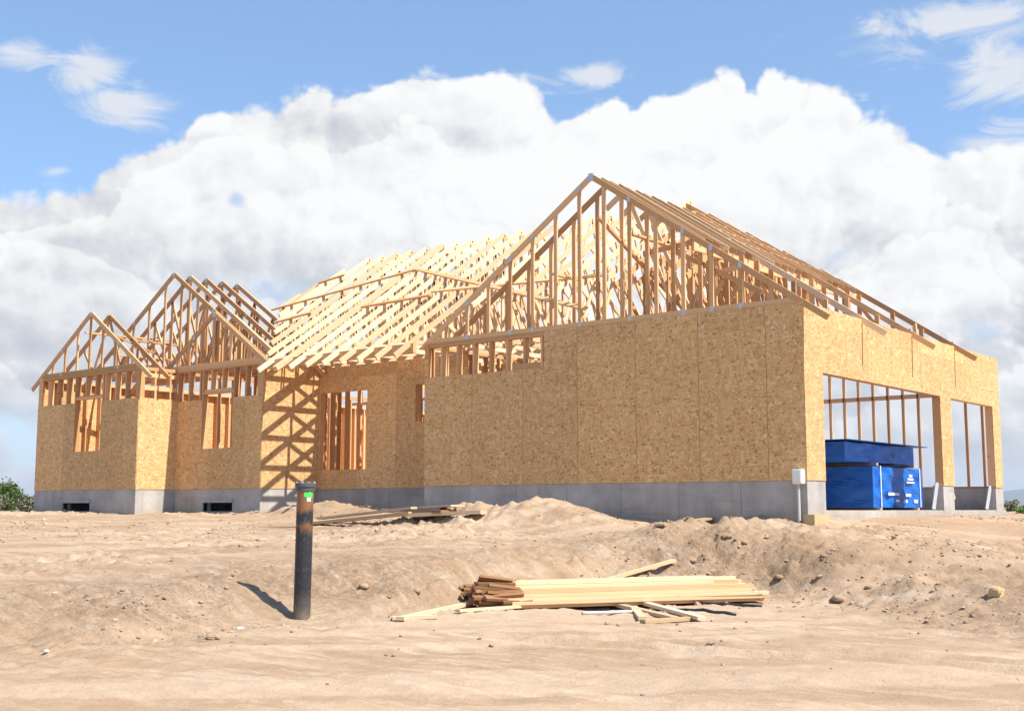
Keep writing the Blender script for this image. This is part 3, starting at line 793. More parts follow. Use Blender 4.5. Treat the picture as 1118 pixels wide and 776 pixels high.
# electric box and conduit fixed to the side wall
eb = empty('electrical_box', (-.10, -.10, EYE+.40)); tag(eb, 'white electrical box with a grey conduit down to the ground, fixed at the garage corner', 'electrical box')
bpy.context.view_layer.update(); PINV[eb.name] = eb.matrix_world.inverted()
def rbox(x0, x1, y0, y1, z0, z1, bev=.012):
    import bmesh
    bm = bmesh.new(); bmesh.ops.create_cube(bm, size=1)
    for v in bm.verts: v.co = Vector(((x0+x1)/2+v.co.x*(x1-x0), (y0+y1)/2+v.co.y*(y1-y0), (z0+z1)/2+v.co.z*(z1-z0)))
    bmesh.ops.bevel(bm, geom=list(bm.edges), offset=bev, segments=2, affect='EDGES')
    bm.verts.ensure_lookup_table()
    mb = MB(); mb.v = [tuple(v.co) for v in bm.verts]; mb.r = [.5]*len(mb.v); mb.f = [tuple(v.index for v in f.verts) for f in bm.faces]; bm.free(); return mb
rbox(-.185, -.020, -.135, -.014, EYE+.37, EYE+.60).build('box', M['white'], eb)
rbox(-.170, -.035, -.150, -.138, EYE+.395, EYE+.585, .004).build('cover', M['white'], eb)
tube([(-.11, -.075, EYE-.4), (-.11, -.075, EYE+.368)], [.024]*2, 12).build('conduit', M['grey_pvc'], eb)

# ================================================================== blue wrapped lumber packs in the garage
def pack(name, label, x0, x1, y0, y1, z0, z1, marks, straps=True, flap=False):
    e = empty(name, ((x0+x1)/2, (y0+y1)/2, z0)); tag(e, label, 'lumber pack', 'blue wrapped lumber packs in the garage')
    bpy.context.view_layer.update(); PINV[e.name] = e.matrix_world.inverted()
    import bmesh
    bm = bmesh.new(); bmesh.ops.create_cube(bm, size=1)
    for v in bm.verts: v.co = Vector(((x0+x1)/2+v.co.x*(x1-x0), (y0+y1)/2+v.co.y*(y1-y0), (z0+z1)/2+v.co.z*(z1-z0)))
    bmesh.ops.subdivide_edges(bm, edges=list(bm.edges), cuts=14, use_grid_fill=True)
    bm.verts.ensure_lookup_table()
    for v in bm.verts:
        c = v.co; w = .020*math.sin(c.y*9+c.z*14)+.016*math.sin(c.x*11-c.z*23+c.y*5)+.012*math.sin(c.y*31+c.z*9+c.x*27)+random.uniform(-.007, .007)
        ex = min(abs(c.x-x0), abs(c.x-x1)) < 1e-4; ey = min(abs(c.y-y0), abs(c.y-y1)) < 1e-4
        if ex and not ey: v.co.x += w*(1 if c.x > (x0+x1)/2 else -1)*.8
        if ey and not ex: v.co.y += w*(1 if c.y > (y0+y1)/2 else -1)*.8
    mb = MB(); mb.v = [tuple(v.co) for v in bm.verts]; mb.r = [.5]*len(mb.v); mb.f = [tuple(v.index for v in f.verts) for f in bm.faces]; bm.free()
    mb.build('wrap', M['blue'], e, smooth=False)
    if straps:
        for t in (.12, .92):
            yy_ = y0+(y1-y0)*t
            s = MB(); s.box(x1+.030, x1+.034, yy_, yy_+.03, z0+.01, z1+.012); s.box(x0+.1, x1+.034, yy_, yy_+.03, z1+.014, z1+.018); s.build('strap', M['white'], e)
    for (ya, yb, za, zb) in marks:
        s = MB(); s.box(x1+.031, x1+.035, y0+(y1-y0)*ya, y0+(y1-y0)*yb, z0+(z1-z0)*za, z0+(z1-z0)*zb); s.build('printed_mark', M['white'], e)
    if flap:
        s = MB(); s.box(x0-.05, x1+.10, y0-.05, y1+.55, z1+.03, z1+.042); s.build('top_sheet', M['blue'], e)
    return e
PX, PY0, PY1 = -.95, 4.80, 7.30
pack('lumber_pack', 'large bright blue wrapped lumber pack with white marks resting on the garage slab', PX-3.2, PX, PY0, PY1, SLAB+.05, SLAB+.82,
     [(.26, .48, .30, .37), (.60, .72, .28, .35), (.40, .48, .14, .20), (.58, .64, .12, .20), (.78, .86, .12, .20), (.64, .80, .62, .66), (.66, .78, .70, .75), (.69, .76, .78, .84)])
pack('lumber_pack', 'darker blue wrapped lumber pack lying on top of the other pack under the garage header', PX-3.0, PX-.12, PY0-.95, PY1-.08, SLAB+.90, SLAB+1.25,
     [], straps=False, flap=True)
for j, yk in enumerate((PY0+.25, PY1-.35)):
    mb = MB(); mb.box(PX-2.8, PX-.02, yk, yk+.09, SLAB+.845, SLAB+.890, .3); tag(mb.build('spacer_board', M['old_wood']), ['wooden spacer between the blue packs, at their camera end', 'wooden spacer between the blue packs, at their far end'][j], 'board', 'spacers between and below the blue packs')
for j, yk in enumerate((PY0+.25, PY1-.35)):
    mb = MB(); mb.box(PX-2.8, PX+.03, yk, yk+.09, SLAB+.001, SLAB+.046, .3); tag(mb.build('spacer_board', M['old_wood']), ['wooden skid under the lower blue pack, at its camera end', 'wooden skid under the lower blue pack, at its far end'][j], 'board', 'spacers between and below the blue packs')

# ================================================================== well casing pipe
pf = 13.25; pr_ = (332-559)/1344*pf
pp, pf = ground_at(332, 673); pb = pp.z
pipe = empty('well_pipe', (pp.x, pp.y, pb)); tag(pipe, 'upright black and rusty steel well pipe with a bolted cap and a green mark', 'pipe')
bpy.context.view_layer.update()
top = EYE+(555-530)/1344*pf-pb
rp = .089
lean = .012
def ptube(z0, z1, r0, r1=None, seg=48): return tube([(lean*z0, 0, z0), (lean*z1, 0, z1)], [r0, r1 or r0], seg)
b_ = ptube(-.4, top-.02, rp); o = b_.build('casing', M['pipe'], pipe, smooth=True)
o.data.set_sharp_from_angle(angle=R(40))
def ring(zs, name, mat):
    mb = tube([(lean*z, 0, z) for z, _ in zs], [q for _, q in zs], 48); o = mb.build(name, mat, pipe, smooth=True); o.data.set_sharp_from_angle(angle=R(35)); return o
cap = ring([(top-.055, rp+.012), (top-.02, rp+.012), (top-.015, rp+.022), (top+.02, rp+.022), (top+.028, rp+.012), (top+.034, rp*.4)], 'cap', M['black_pvc'] if 0 else plain('cap_iron', (.09, .09, .095), .5, .5, .2, .25, 20))
for k in range(4):
    a = k*math.pi/2+.5
    mb = tube([(math.cos(a)*(rp+.008)+lean*top, math.sin(a)*(rp+.008), top+.018), (math.cos(a)*(rp+.008)+lean*top, math.sin(a)*(rp+.008), top+.042)], [.011]*2, 6)
    mb.build('bolt', M['plate'], cap)
# curved patches on the casing facing the viewer
def patch(a0, a1, z0, z1, name, mat, jag=0):
    mb = MB(); n = 14; base = math.atan2(CAM[1]-pp.y, CAM[0]-pp.x)
    for i in range(n+1):
        a = base+R(a0+(a1-a0)*i/n); j0 = random.uniform(-jag, jag); j1 = random.uniform(-jag, jag)
        for z in (z0+j0, z1+j1):
            mb.v.append((math.cos(a)*(rp+.0025)+lean*z, math.sin(a)*(rp+.0025), z)); mb.r.append(.5)
    for i in range(n): mb.f.append((2*i, 2*i+2, 2*i+3, 2*i+1)); mb.uv += [(0,0)]*4
    mb.build(name, mat, pipe)
patch(-8, 52, top-.125, top-.072, 'paint_mark', M['green'], .012)
patch(12, 40, top-.165, top-.128, 'label', M['white'], .006)

# ================================================================== loose lumber
def board(name, label, p0, p1, w, t, mat, group, nrm=(0,0,1), cat='board', rnd=None):
    c = (Vector(p0)+Vector(p1))/2
    mb = MB(); mb.beam(Vector(p0)-c, Vector(p1)-c, w, t, nrm, rnd)
    o = mb.build(name, mat); o.location = c; tag(o, label, cat, group); return o
# main pile
L0, lf = ground_at(540, 661); 
sl_ = wp((538-559)/1344*14.6, 14.6); sr_ = wp((822-559)/1344*15.4, 15.4)
d0 = (Vector((sr_.x, sr_.y, 0))-Vector((sl_.x, sl_.y, 0))); slen = d0.length; d0.normalize(); n0 = Vector((-d0.y, d0.x, 0))
zl = gz(sl_.x, sl_.y)+.03; zr = max(zl+.02, gz(sr_.x, sr_.y)+.01)
rows = [9, 10, 10, 9, 8, 6, 3]; cnt = 0
def pile_z(t, lay): return (zl+(zr-zl)*t)+.045+lay*.0405
side_names = {0: 'bottom', 1: 'second', 2: 'third', 3: 'fourth', 4: 'fifth', 5: 'sixth', 6: 'seventh', 7: 'topmost'}
for lay, nb in enumerate(rows):
    for j in range(nb):
        u = (j-(nb-1)/2)*.094 + random.uniform(-.012, .012) + (.05 if lay > 5 else 0)
        s0 = random.uniform(-.02, .26) + (.08 if lay > 4 else 0); s1 = slen + random.uniform(-.20, .10) - lay*.06
        if lay > 4 and random.random() < .4: s1 -= .25
        yaw = random.uniform(-.008, .008)*1.5
        if lay > 5: yaw += .02*(j-1)
        A = Vector((sl_.x, sl_.y, 0))+d0*s0+n0*(u-yaw*2); B = Vector((sl_.x, sl_.y, 0))+d0*s1+n0*(u+yaw*2)
        A.z = pile_z(s0/slen, lay)+random.uniform(0, .002); B.z = pile_z(s1/slen, lay)
        tilt = random.uniform(-.25, .25) if (j in (0, nb-1) and lay > 0) or lay > 5 else random.uniform(-.02, .02)
        nn = (n0*tilt+Vector((0,0,1))).normalized()
        board('lumber_board', 'pale sawn board in the long lumber pile on the dirt', A, B, .088, .038, M['stack'], 'boards of the long lumber pile')
        cnt += 1
# splayed ends, brown with shadow in their colour, sticking out of the pile at its left end (shorter boards)
for j in range(46):
    u = random.uniform(-.42, .40); lay = random.uniform(.3, 6.4)
    lay = min(lay, 7.0-abs(u)*8)
    if lay < 0: lay = .3
    s0 = random.uniform(-.44, .02)*(1-lay*.05); s1 = s0+random.uniform(.10, .16)
    A = Vector((sl_.x, sl_.y, pile_z(0, lay)+random.uniform(-.015, .015)))+d0*s0+n0*(u*1.15+random.uniform(-.09, .09))+Vector((0,0,random.uniform(-.03,.05))); B = Vector((sl_.x, sl_.y, pile_z(0, lay)))+d0*(s1+.25)+n0*u
    board('lumber_board', 'brown board end with shadow in its colour poking from the left end of the lumber pile', A, B, random.choice((.085, .085, .13)), .034, M['end_wood'], 'splayed board ends of the lumber pile', nrm=(random.uniform(-1, 1)*n0.x, random.uniform(-1, 1)*n0.y, 1), rnd=random.uniform(0, .5))
mid = 'loose boards round the lumber pile'
def lay_board(px0, row0, px1, row1, w, t, label, mat='old_wood', up=.0, up1=.0, group=mid, cat='board', name='loose_board'):
    a, _ = ground_at(px0, row0); b, _ = ground_at(px1, row1)
    # keep it on the ground: sample the ground under it
    mx = 0
    for i in range(11):
        q = a.lerp(b, i/10); mx = max(mx, gz(q.x, q.y)-q.z)
    a.z += t/2+up+mx*.6; b.z += t/2+up1+mx*.6
    return board(name, label, a, b, w, t, M[mat], group, cat=cat)
lay_board(438, 676, 520, 658, .09, .038, 'pale board lying diagonally left of the lumber pile')
lay_board(430, 675, 478, 673, .07, .035, 'short dark scrap board at the far left of the lumber pile')
lay_board(500, 668, 590, 662, .07, .03, 'thin scrap stick in front of the lumber pile left end')
lay_board(560, 662, 800, 650, .05, .03, 'long thin strip lying along the front of the lumber pile', 'stack')
lay_board(650, 657, 735, 676, .09, .038, 'board lying askew in front of the pile, left of its crossing neighbour', up=.01)
lay_board(682, 657, 764, 676, .09, .038, 'board lying askew in front of the pile, right of its crossing neighbour', up=.03)
lay_board(700, 678, 762, 674, .09, .038, 'short pale offcut in front of the crossed boards')
lay_board(690, 664, 700, 676, .09, .038, 'small crosswise block under the crossed boards')
lay_board(662, 634, 735, 616, .09, .038, 'pale board sticking up behind the lumber pile', 'stack', .0, .03)
lay_board(720, 577, 776, 569, .14, .03, 'reddish brown board lying on the bank below the garage wall')
def lay_pipe(px0, r0, px1, r1, rad, label, mat):
    a, _ = ground_at(px0, r0); b, _ = ground_at(px1, r1); a.z += rad; b.z += rad; c = (a+b)/2
    n = 9; pts = []
    for i in range(n):
        q = a.lerp(b, i/(n-1)); q.z = max(q.z, gz(q.x, q.y)+rad); q += Vector((0, .02*math.sin(i*.9), 0)); pts.append(q-c)
    o = tube(pts, [rad]*n, 12).build('plastic_pipe', M[mat], smooth=True); o.location = c; tag(o, label, 'pipe', 'thin pipes by the lumber pile')
lay_pipe(635, 669, 692, 667, .018, 'thin grey white pipe lying left of the crossed boards', 'grey_pvc')
lay_pipe(738, 657, 828, 661, .016, 'upper thin black pipe beside the right end of the lumber pile', 'black_pvc')
lay_pipe(715, 664, 800, 670, .016, 'lower thin black pipe beside the crossed boards', 'black_pvc')
# boards near the foundation
gfb = 'boards dumped near the foundation'
def near_board(px0, f0, px1, f1, w, t, up0, up1, label, mat='old_wood'):
    a = wp((px0-559)/1344*f0, f0); b = wp((px1-559)/1344*f1, f1)
    mx = -9
    za, zb_ = gz(a.x, a.y), gz(b.x, b.y)
    for i in range(11):
        q = a.lerp(b, i/10); mx = max(mx, gz(q.x, q.y)-(za+(zb_-za)*i/10))
    a.z = za+t/2+up0+max(0, mx); b.z = zb_+t/2+up1+max(0, mx)
    board('loose_board', label, a, b, w, t, M[mat], gfb)
def flat_board(px0, r0, px1, r1, w_, t_, up0, up1, label, mat='old_wood'):
    a, _ = ground_at(px0, r0); b, _ = ground_at(px1, r1)
    dz_ = 0
    for i in range(15):
        for sgn in (-.4, .4):
            q = a.lerp(b, i/14); dz_ = max(dz_, gz(q.x-sgn*w_*.6, q.y+sgn*w_*.8)-q.z)
    a.z += t_/2+up0+dz_*.2; b.z += t_/2+up1+dz_*.2
    board('loose_board', label, a, b, w_, t_, M[mat], gfb)
flat_board(342, 573, 450, 566, .22, .05, .0, .05, 'wide plank lying on the dirt right behind the well pipe')
flat_board(350, 571, 452, 564, .18, .04, .06, .12, 'second plank stacked on the wide plank behind the well pipe')
flat_board(446, 567, 528, 566, .22, .06, .03, .05, 'plank reaching right from the planks below the recessed wall')
flat_board(452, 565, 490, 565, .40, .05, .06, .06, 'dark short panel piece on top of the planks', 'end_wood')
flat_board(456, 563, 500, 562, .3, .03, .10, .11, 'thin pale panel topmost on the planks')
flat_board(282, 576, 330, 575, .10, .03, .0, .0, 'thin dark board flat on the dirt left of the well pipe')
# block and litter
def rock(name, label, px, row, s, mat, cat, sq=(1,1,1), kind='rock', group=None):
    p, _ = ground_at(px, row)
    import bmesh
    bm = bmesh.new(); bmesh.ops.create_icosphere(bm, subdivisions=3, radius=1)
    for v in bm.verts:
        n = v.co.normalized(); k = 1+.18*float(vnoise(np.array([n.x*2.1+px]), np.array([n.y*2.1+n.z*1.7]), 3)[0])+.07*float(vnoise(np.array([n.x*6+px]), np.array([n.y*6+n.z*5]), 4)[0])
        q = Vector([math.copysign(abs(c)**(.55 if kind == 'block' else .85), c) for c in n])
        v.co = Vector((q.x*s*sq[0], q.y*s*sq[1], q.z*s*sq[2]))*k
    mb = MB(); mb.v = [tuple(v.co) for v in bm.verts]; rr = random.uniform(.05, .5); mb.r = [rr]*len(mb.v); mb.f = [tuple(v.index for v in f.verts) for f in bm.faces]; bm.free()
    o = mb.build(name, M[mat]); o.location = p+Vector((0, 0, s*sq[2]*.45)); o.rotation_euler = (0, 0, random.uniform(0, 3)); tag(o, label, cat, group)
rock('clay_block', 'squarish yellow tan block sitting alone on the slope at the right', 1083, 648, .075, 'bronze', 'block', (1, .9, .8), 'block')
rock('litter', 'small white scrap of litter on the dirt left of the well pipe', 266, 684, .035, 'white', 'litter', (1.3, .8, .4))
rock('litter', 'small white scrap of litter at the left edge of the tracks', 58, 709, .022, 'white', 'litter', (1, .8, .5))
for px_, rw, s, lb in ((237, 694, .05, 'dark clod at the foot of the bank left of the well pipe'), (456, 645, .05, 'dark clod halfway down the bank left of the lumber pile'), (398, 640, .055, 'dark clod on the bank just right of the well pipe'),
                       (912, 655, .075, 'large dark clod at the bank foot right of the lumber pile'), (848, 630, .05, 'dark clod on the bank above the right end of the pile'), (756, 614, .05, 'dark clod above the middle of the lumber pile'),
                       (792, 587, .06, 'dark clod on the heap below the garage wall'), (898, 607, .04, 'dark clod on the slope below the garage corner'), 
                       (812, 593, .045, 'dark clod right of the one on the heap below the garage wall'), (945, 641, .04, 'dark clod between the pile and the tan block')):
    rock('dirt_clod', lb, px_, rw, s, 'clod', 'clod', (1.3, 1, .6), group='larger dark clods on the bank')

# ================================================================== shrubs
def shrub(name, label, r, f, hgt, wid, mat, n, stems=7, cat='shrub', group=None, leaf=.05):
    p = wp(r, f); z = gz(p.x, p.y); e = empty(name, (p.x, p.y, z)); tag(e, label, cat, group)
    bpy.context.view_layer.update()
    tips = []
    st = MB()
    for k in range(stems):
        a = k*2.4+random.random(); rr = wid*random.uniform(.15, .42); h = hgt*random.uniform(.55, .95)
        tip = Vector((math.cos(a)*rr, math.sin(a)*rr, h)); tips.append(tip)
        q = tube([(0, 0, -.05), tip*.4+Vector((0, 0, .05)), tip], [.025, .016, .006], 6)
        b = len(st.v); st.v += q.v; st.r += q.r; st.f += [tuple(i+b for i in t) for t in q.f]
    st.build('stem', M['bark'], e)
    mb = MB()
    cl = []
    for k in range(46):
        t = random.choice(tips); c = t*random.uniform(.35, 1.02)+Vector((random.gauss(0, wid*.10), random.gauss(0, wid*.10), random.gauss(0, hgt*.06)))
        cl.append((c, random.random(), wid*random.uniform(.05, .12)))
    for i in range(n):
        c, rn, s = random.choice(cl)
        q = c+Vector((random.gauss(0, s), random.gauss(0, s), random.gauss(0, s*.8)))
        u = Vector((random.gauss(0, 1), random.gauss(0, 1), random.gauss(0, 1))).normalized(); w = u.orthogonal().normalized()
        l = leaf*random.uniform(.6, 1.3); b = len(mb.v)
        mb.v += [tuple(q-u*l), tuple(q+w*l*.4), tuple(q+u*l), tuple(q-w*l*.4)]; mb.r += [min(1, max(0, rn*.7+random.random()*.3))]*4; mb.f.append((b, b+1, b+2, b+3)); mb.uv += [(0,0)]*4
    mb.build('foliage', M[mat], e)
def rf(px, f): return (px-559)/1344*f, f
shrub('shrub', 'leafy green bush at the left edge of the photo beyond the house', *rf(8, 36), 1.05, 1.25, 'leaf', 5200)
shrub('shrub', 'smaller grey green bush close to the left corner of the house', *rf(31, 34), .50, .75, 'sage', 2600)
shrub('shrub', 'dry brownish bush partly outside the left edge of the photo', *rf(-14, 35), .65, .9, 'sage', 2600)
shrub('shrub', 'low green bush at the far right beyond the garage', *rf(1121, 29), .22, .5, 'grass', 2400, leaf=.035)
shrub('shrub', 'dry grey bush behind the far corner of the garage', *rf(1104, 36), .42, .35, 'sage', 1500)

# air: one closed box of thin even haze
hz = MB(); hz.box(-5200, 5200, -5200, 5200, -12, 95); hzm = bpy.data.materials.new('haze_air'); hzm.use_nodes = True
hn = hzm.node_tree; [hn.nodes.remove(q) for q in list(hn.nodes)]
ho = hn.nodes.new('ShaderNodeOutputMaterial'); pv = hn.nodes.new('ShaderNodeVolumePrincipled'); L(hn, pv.outputs[0], ho.inputs['Volume'])
pv.inputs['Color'].default_value = (.80, .88, 1, 1); pv.inputs['Density'].default_value = .00025; pv.inputs['Anisotropy'].default_value = .2
tag(hz.build('haze', hzm), kind='stuff')
# ================================================================== sky, sun, camera
SUN_EL = 52.0; AL = 6.0
sdir = Vector((math.cos(R(AL)), math.sin(R(AL)), 0))*math.cos(R(SUN_EL)); sdir.z = math.sin(R(SUN_EL))
sun = bpy.data.lights.new('sun', 'SUN'); sun.energy = 4.8; sun.angle = R(.5); sun.color = (1, .955, .88)
so = bpy.data.objects.new('sun', sun); COL.objects.link(so); so.rotation_euler = (-sdir).to_track_quat('-Z', 'Y').to_euler(); so.location = (0, 0, 40)

def noise2(nt, vec, scale, detail=3, rough=.5, dist=0):
    n = N(nt, 'ShaderNodeTexNoise', noise_dimensions='2D', Scale=scale, Detail=detail, Roughness=rough, Distortion=dist)
    L(nt, vec, n.inputs['Vector']); return n.outputs['Fac']
w = bpy.data.worlds.new('World'); scene.world = w; w.use_nodes = True; nt = w.node_tree
for n_ in list(nt.nodes): nt.nodes.remove(n_)
out = nt.nodes.new('ShaderNodeOutputWorld'); bg = nt.nodes.new('ShaderNodeBackground'); L(nt, bg.outputs[0], out.inputs[0])
sky = nt.nodes.new('ShaderNodeTexSky'); sky.sky_type = 'NISHITA'; sky.sun_disc = False; sky.sun_elevation = R(SUN_EL)
sky.sun_rotation = math.atan2(sdir.x, sdir.y); sky.altitude = 1300; sky.air_density = 1.0; sky.dust_density = .6; sky.ozone_density = 1.5
bg.inputs['Strength'].default_value = .14
# cloud coordinates: azimuth measured from the view's main direction, and elevation, both as tangents
tc = nt.nodes.new('ShaderNodeTexCoord').outputs['Generated']
def dot(v, d):
    n_ = nt.nodes.new('ShaderNodeVectorMath'); n_.operation = 'DOT_PRODUCT'; L(nt, v, n_.inputs[0]); n_.inputs[1].default_value = d; return n_.outputs['Value']
dr = dot(tc, (RX, RY, 0)); df = dot(tc, (FX, FY, 0)); dz = dot(tc, (0, 0, 1))
az = math_(nt, 'ARCTAN2', dr, df)
hor = math_(nt, 'SQRT', math_(nt, 'ADD', math_(nt, 'MULTIPLY', dr, dr), math_(nt, 'MULTIPLY', df, df)))
el = math_(nt, 'ARCTAN2', dz, hor)
cx = nt.nodes.new('ShaderNodeCombineXYZ'); L(nt, az, cx.inputs[0]); L(nt, math_(nt, 'MULTIPLY', el, 1.15), cx.inputs[1]); base_v = cx.outputs[0]
def azel(px, py):
    # photo direction -> azimuth / elevation (radians)
    th = math.atan(167/1334.0); X = (px-559)/1334.0; Y = (388-py)/1334.0
    f = math.cos(th)-Y*math.sin(th); z = math.sin(th)+Y*math.cos(th)
    return math.atan2(X, f), math.atan2(z, math.hypot(X, f))
# silhouette of the big cumulus bank
edge = [(-200, 250), (0, 222), (60, 203), (110, 200), (160, 180), (205, 165), (215, 145), (240, 128), (300, 112), (350, 99), (400, 101), (435, 92), (468, 88), (520, 93), (560, 86), (590, 92), (610, 110), (636, 114), (652, 104), (672, 106), (690, 122), (705, 104), (745, 100), (790, 82), (812, 92), (822, 106), (840, 86), (885, 96), (920, 104), (950, 128), (985, 140), (1010, 160), (1040, 172), (1080, 172), (1118, 165), (1300, 120)]
cv = nt.nodes.new('ShaderNodeFloatCurve'); c_ = cv.mapping; c_.use_clip = True
A0, A1 = -.7, .7; E1 = .5
pts = [(azel(x, y)) for x, y in edge]
pts = [((a-A0)/(A1-A0), e/E1) for a, e in pts]
cur = c_.curves[0]
cur.points[0].location = (0, pts[0][1]*.9); cur.points[1].location = (1, .30)
for a, e in pts: cur.points.new(a, e)
for q in cur.points: q.handle_type = 'AUTO_CLAMPED'
c_.update()
nz = nt.nodes.new('ShaderNodeTexNoise'); nz.noise_dimensions = '2D'; nz.inputs['Scale'].default_value = 16; nz.inputs['Detail'].default_value = 5; nz.inputs['Roughness'].default_value = .6; L(nt, base_v, nz.inputs['Vector'])
sp = nt.nodes.new('ShaderNodeSeparateColor'); L(nt, nz.outputs['Color'], sp.inputs[0])
az_w = math_(nt, 'ADD', az, math_(nt, 'MULTIPLY', math_(nt, 'SUBTRACT', sp.outputs[0], .5), .014))
L(nt, math_(nt, 'MULTIPLY', math_(nt, 'SUBTRACT', az_w, A0), 1/(A1-A0)), cv.inputs['Value'])
topel = math_(nt, 'MULTIPLY', cv.outputs[0], E1)

# billow group: cauliflower-like height from several smooth voronoi octaves
grp = bpy.data.node_groups.new('billow', 'ShaderNodeTree')
grp.interface.new_socket('V', in_out='INPUT', socket_type='NodeSocketVector'); grp.interface.new_socket('H', in_out='OUTPUT', socket_type='NodeSocketFloat')
gi = grp.nodes.new('NodeGroupInput'); go = grp.nodes.new('NodeGroupOutput')
wn = N(grp, 'ShaderNodeTexNoise', noise_dimensions='2D', Scale=9.0, Detail=4, Roughness=.55); L(grp, gi.outputs[0], wn.inputs['Vector'])
wm = grp.nodes.new('ShaderNodeVectorMath'); wm.operation = 'MULTIPLY_ADD'; L(grp, wn.outputs['Color'], wm.inputs[0]); wm.inputs[1].default_value = (.035, .035, .035); L(grp, gi.outputs[0], wm.inputs[2])
acc = None
for sc_, am in ((8, .50), (17, .34), (38, .20), (80, .11), (160, .06)):
    v = N(grp, 'ShaderNodeTexVoronoi', Scale=sc_); v.feature = 'F1'; v.voronoi_dimensions = '2D'; L(grp, wm.outputs[0], v.inputs['Vector'])
    d_ = math_(grp, 'MULTIPLY', v.outputs['Distance'], v.outputs['Distance'])
    t_ = math_(grp, 'MULTIPLY', math_(grp, 'SUBTRACT', 1.0, d_), am)
    acc = t_ if acc is None else math_(grp, 'ADD', acc, t_)
ln = N(grp, 'ShaderNodeTexNoise', noise_dimensions='2D', Scale=5.0, Detail=5, Roughness=.55); L(grp, gi.outputs[0], ln.inputs['Vector'])
acc = math_(grp, 'ADD', acc, math_(grp, 'MULTIPLY', ln.outputs['Fac'], .25))
L(grp, acc, go.inputs[0])
def billow(vec):
    g_ = nt.nodes.new('ShaderNodeGroup'); g_.node_tree = grp; L(nt, vec, g_.inputs[0]); return g_.outputs[0]
b0 = billow(base_v)
ofs = nt.nodes.new('ShaderNodeVectorMath'); ofs.operation = 'ADD'; L(nt, base_v, ofs.inputs[0]); ofs.inputs[1].default_value = (.009, .014, 0)
b1 = billow(ofs.outputs[0])
relief = math_(nt, 'SUBTRACT', b0, b1)
# cloud bank mask, crisp at its top
dist_top = math_(nt, 'SUBTRACT', topel, el)
edge_n = math_(nt, 'MULTIPLY', math_(nt, 'SUBTRACT', b0, .98), .050)
dm = math_(nt, 'ADD', dist_top, edge_n)
mask = nt.nodes.new('ShaderNodeMapRange'); mask.interpolation_type = 'SMOOTHSTEP'; L(nt, dm, mask.inputs[0]); mask.inputs[1].default_value = -.002; mask.inputs[2].default_value = .007
bank = mask.outputs[0]
# big soft shading, bright at right centre, grey lower down
big = noise2(nt, mapping(nt, base_v, (1, 2.3, 1), (0, 0, .2), (1.7, .4, 0)), 4.6, 3, .5, .6)
big2 = noise2(nt, mapping(nt, base_v, (1, 1.7, 1), (0, 0, -.5), (4, 2, 0)), 11, 4, .5, .9)
sh = math_(nt, 'ADD', math_(nt, 'MULTIPLY', relief, 1.5), math_(nt, 'MULTIPLY', math_(nt, 'SUBTRACT', big, .5), 1.0))
sh = math_(nt, 'ADD', sh, math_(nt, 'MULTIPLY', math_(nt, 'SUBTRACT', big2, .5), .50))
# brightest part of the bank lies around azimuth +.12, elevation .25
cA, cE = azel(690, 190)
ga = math_(nt, 'MULTIPLY', math_(nt, 'SUBTRACT', az, cA), 3.2); ge = math_(nt, 'MULTIPLY', math_(nt, 'SUBTRACT', el, cE), 7.0)
gg = math_(nt, 'POWER', 2.718, math_(nt, 'MULTIPLY', math_(nt, 'ADD', math_(nt, 'MULTIPLY', ga, ga), math_(nt, 'MULTIPLY', ge, ge)), -1))
sh = math_(nt, 'ADD', sh, math_(nt, 'MULTIPLY', gg, .50))
rimb = nt.nodes.new('ShaderNodeMapRange'); L(nt, dm, rimb.inputs[0]); rimb.inputs[1].default_value = .0; rimb.inputs[2].default_value = .07; rimb.inputs[3].default_value = .16; rimb.inputs[4].default_value = 0
sh = math_(nt, 'ADD', sh, rimb.outputs[0])
def lobes(frac, sc_, seed, bb, gain):
    nn = noise2(nt, mapping(nt, base_v, (1, 1, 1), loc=(seed, seed*.7, 0)), sc_, 1, .5, 0)
    t_ = math_(nt, 'ADD', math_(nt, 'MULTIPLY', topel, frac), math_(nt, 'MULTIPLY', math_(nt, 'SUBTRACT', nn, .5), .22))
    d_ = math_(nt, 'ADD', math_(nt, 'SUBTRACT', t_, el), math_(nt, 'MULTIPLY', math_(nt, 'SUBTRACT', bb, .98), .075))
    up = nt.nodes.new('ShaderNodeMapRange'); L(nt, d_, up.inputs[0]); up.inputs[1].default_value = 0; up.inputs[2].default_value = .055; up.inputs[3].default_value = .26*gain; up.inputs[4].default_value = 0
    st = nt.nodes.new('ShaderNodeMapRange'); st.interpolation_type = 'SMOOTHSTEP'; L(nt, d_, st.inputs[0]); st.inputs[1].default_value = -.002; st.inputs[2].default_value = .005
    dn = nt.nodes.new('ShaderNodeMapRange'); L(nt, d_, dn.inputs[0]); dn.inputs[1].default_value = -.05; dn.inputs[2].default_value = 0; dn.inputs[3].default_value = 0; dn.inputs[4].default_value = -.16*gain
    a_ = math_(nt, 'MULTIPLY', up.outputs[0], st.outputs[0]); b_ = math_(nt, 'MULTIPLY', dn.outputs[0], math_(nt, 'SUBTRACT', 1.0, st.outputs[0]))
    return math_(nt, 'ADD', a_, b_)
sh = math_(nt, 'ADD', sh, lobes(.80, 6.0, 2.3, b0, .8))
sh = math_(nt, 'ADD', sh, lobes(.58, 5.0, 7.9, b1, .9))
sh = math_(nt, 'ADD', sh, lobes(.33, 7.0, 4.4, b0, .8))
lowg = nt.nodes.new('ShaderNodeMapRange'); L(nt, el, lowg.inputs[0]); lowg.inputs[1].default_value = .02; lowg.inputs[2].default_value = .22; lowg.inputs[3].default_value = -.20; lowg.inputs[4].default_value = .03
sh = math_(nt, 'ADD', sh, lowg.outputs[0])
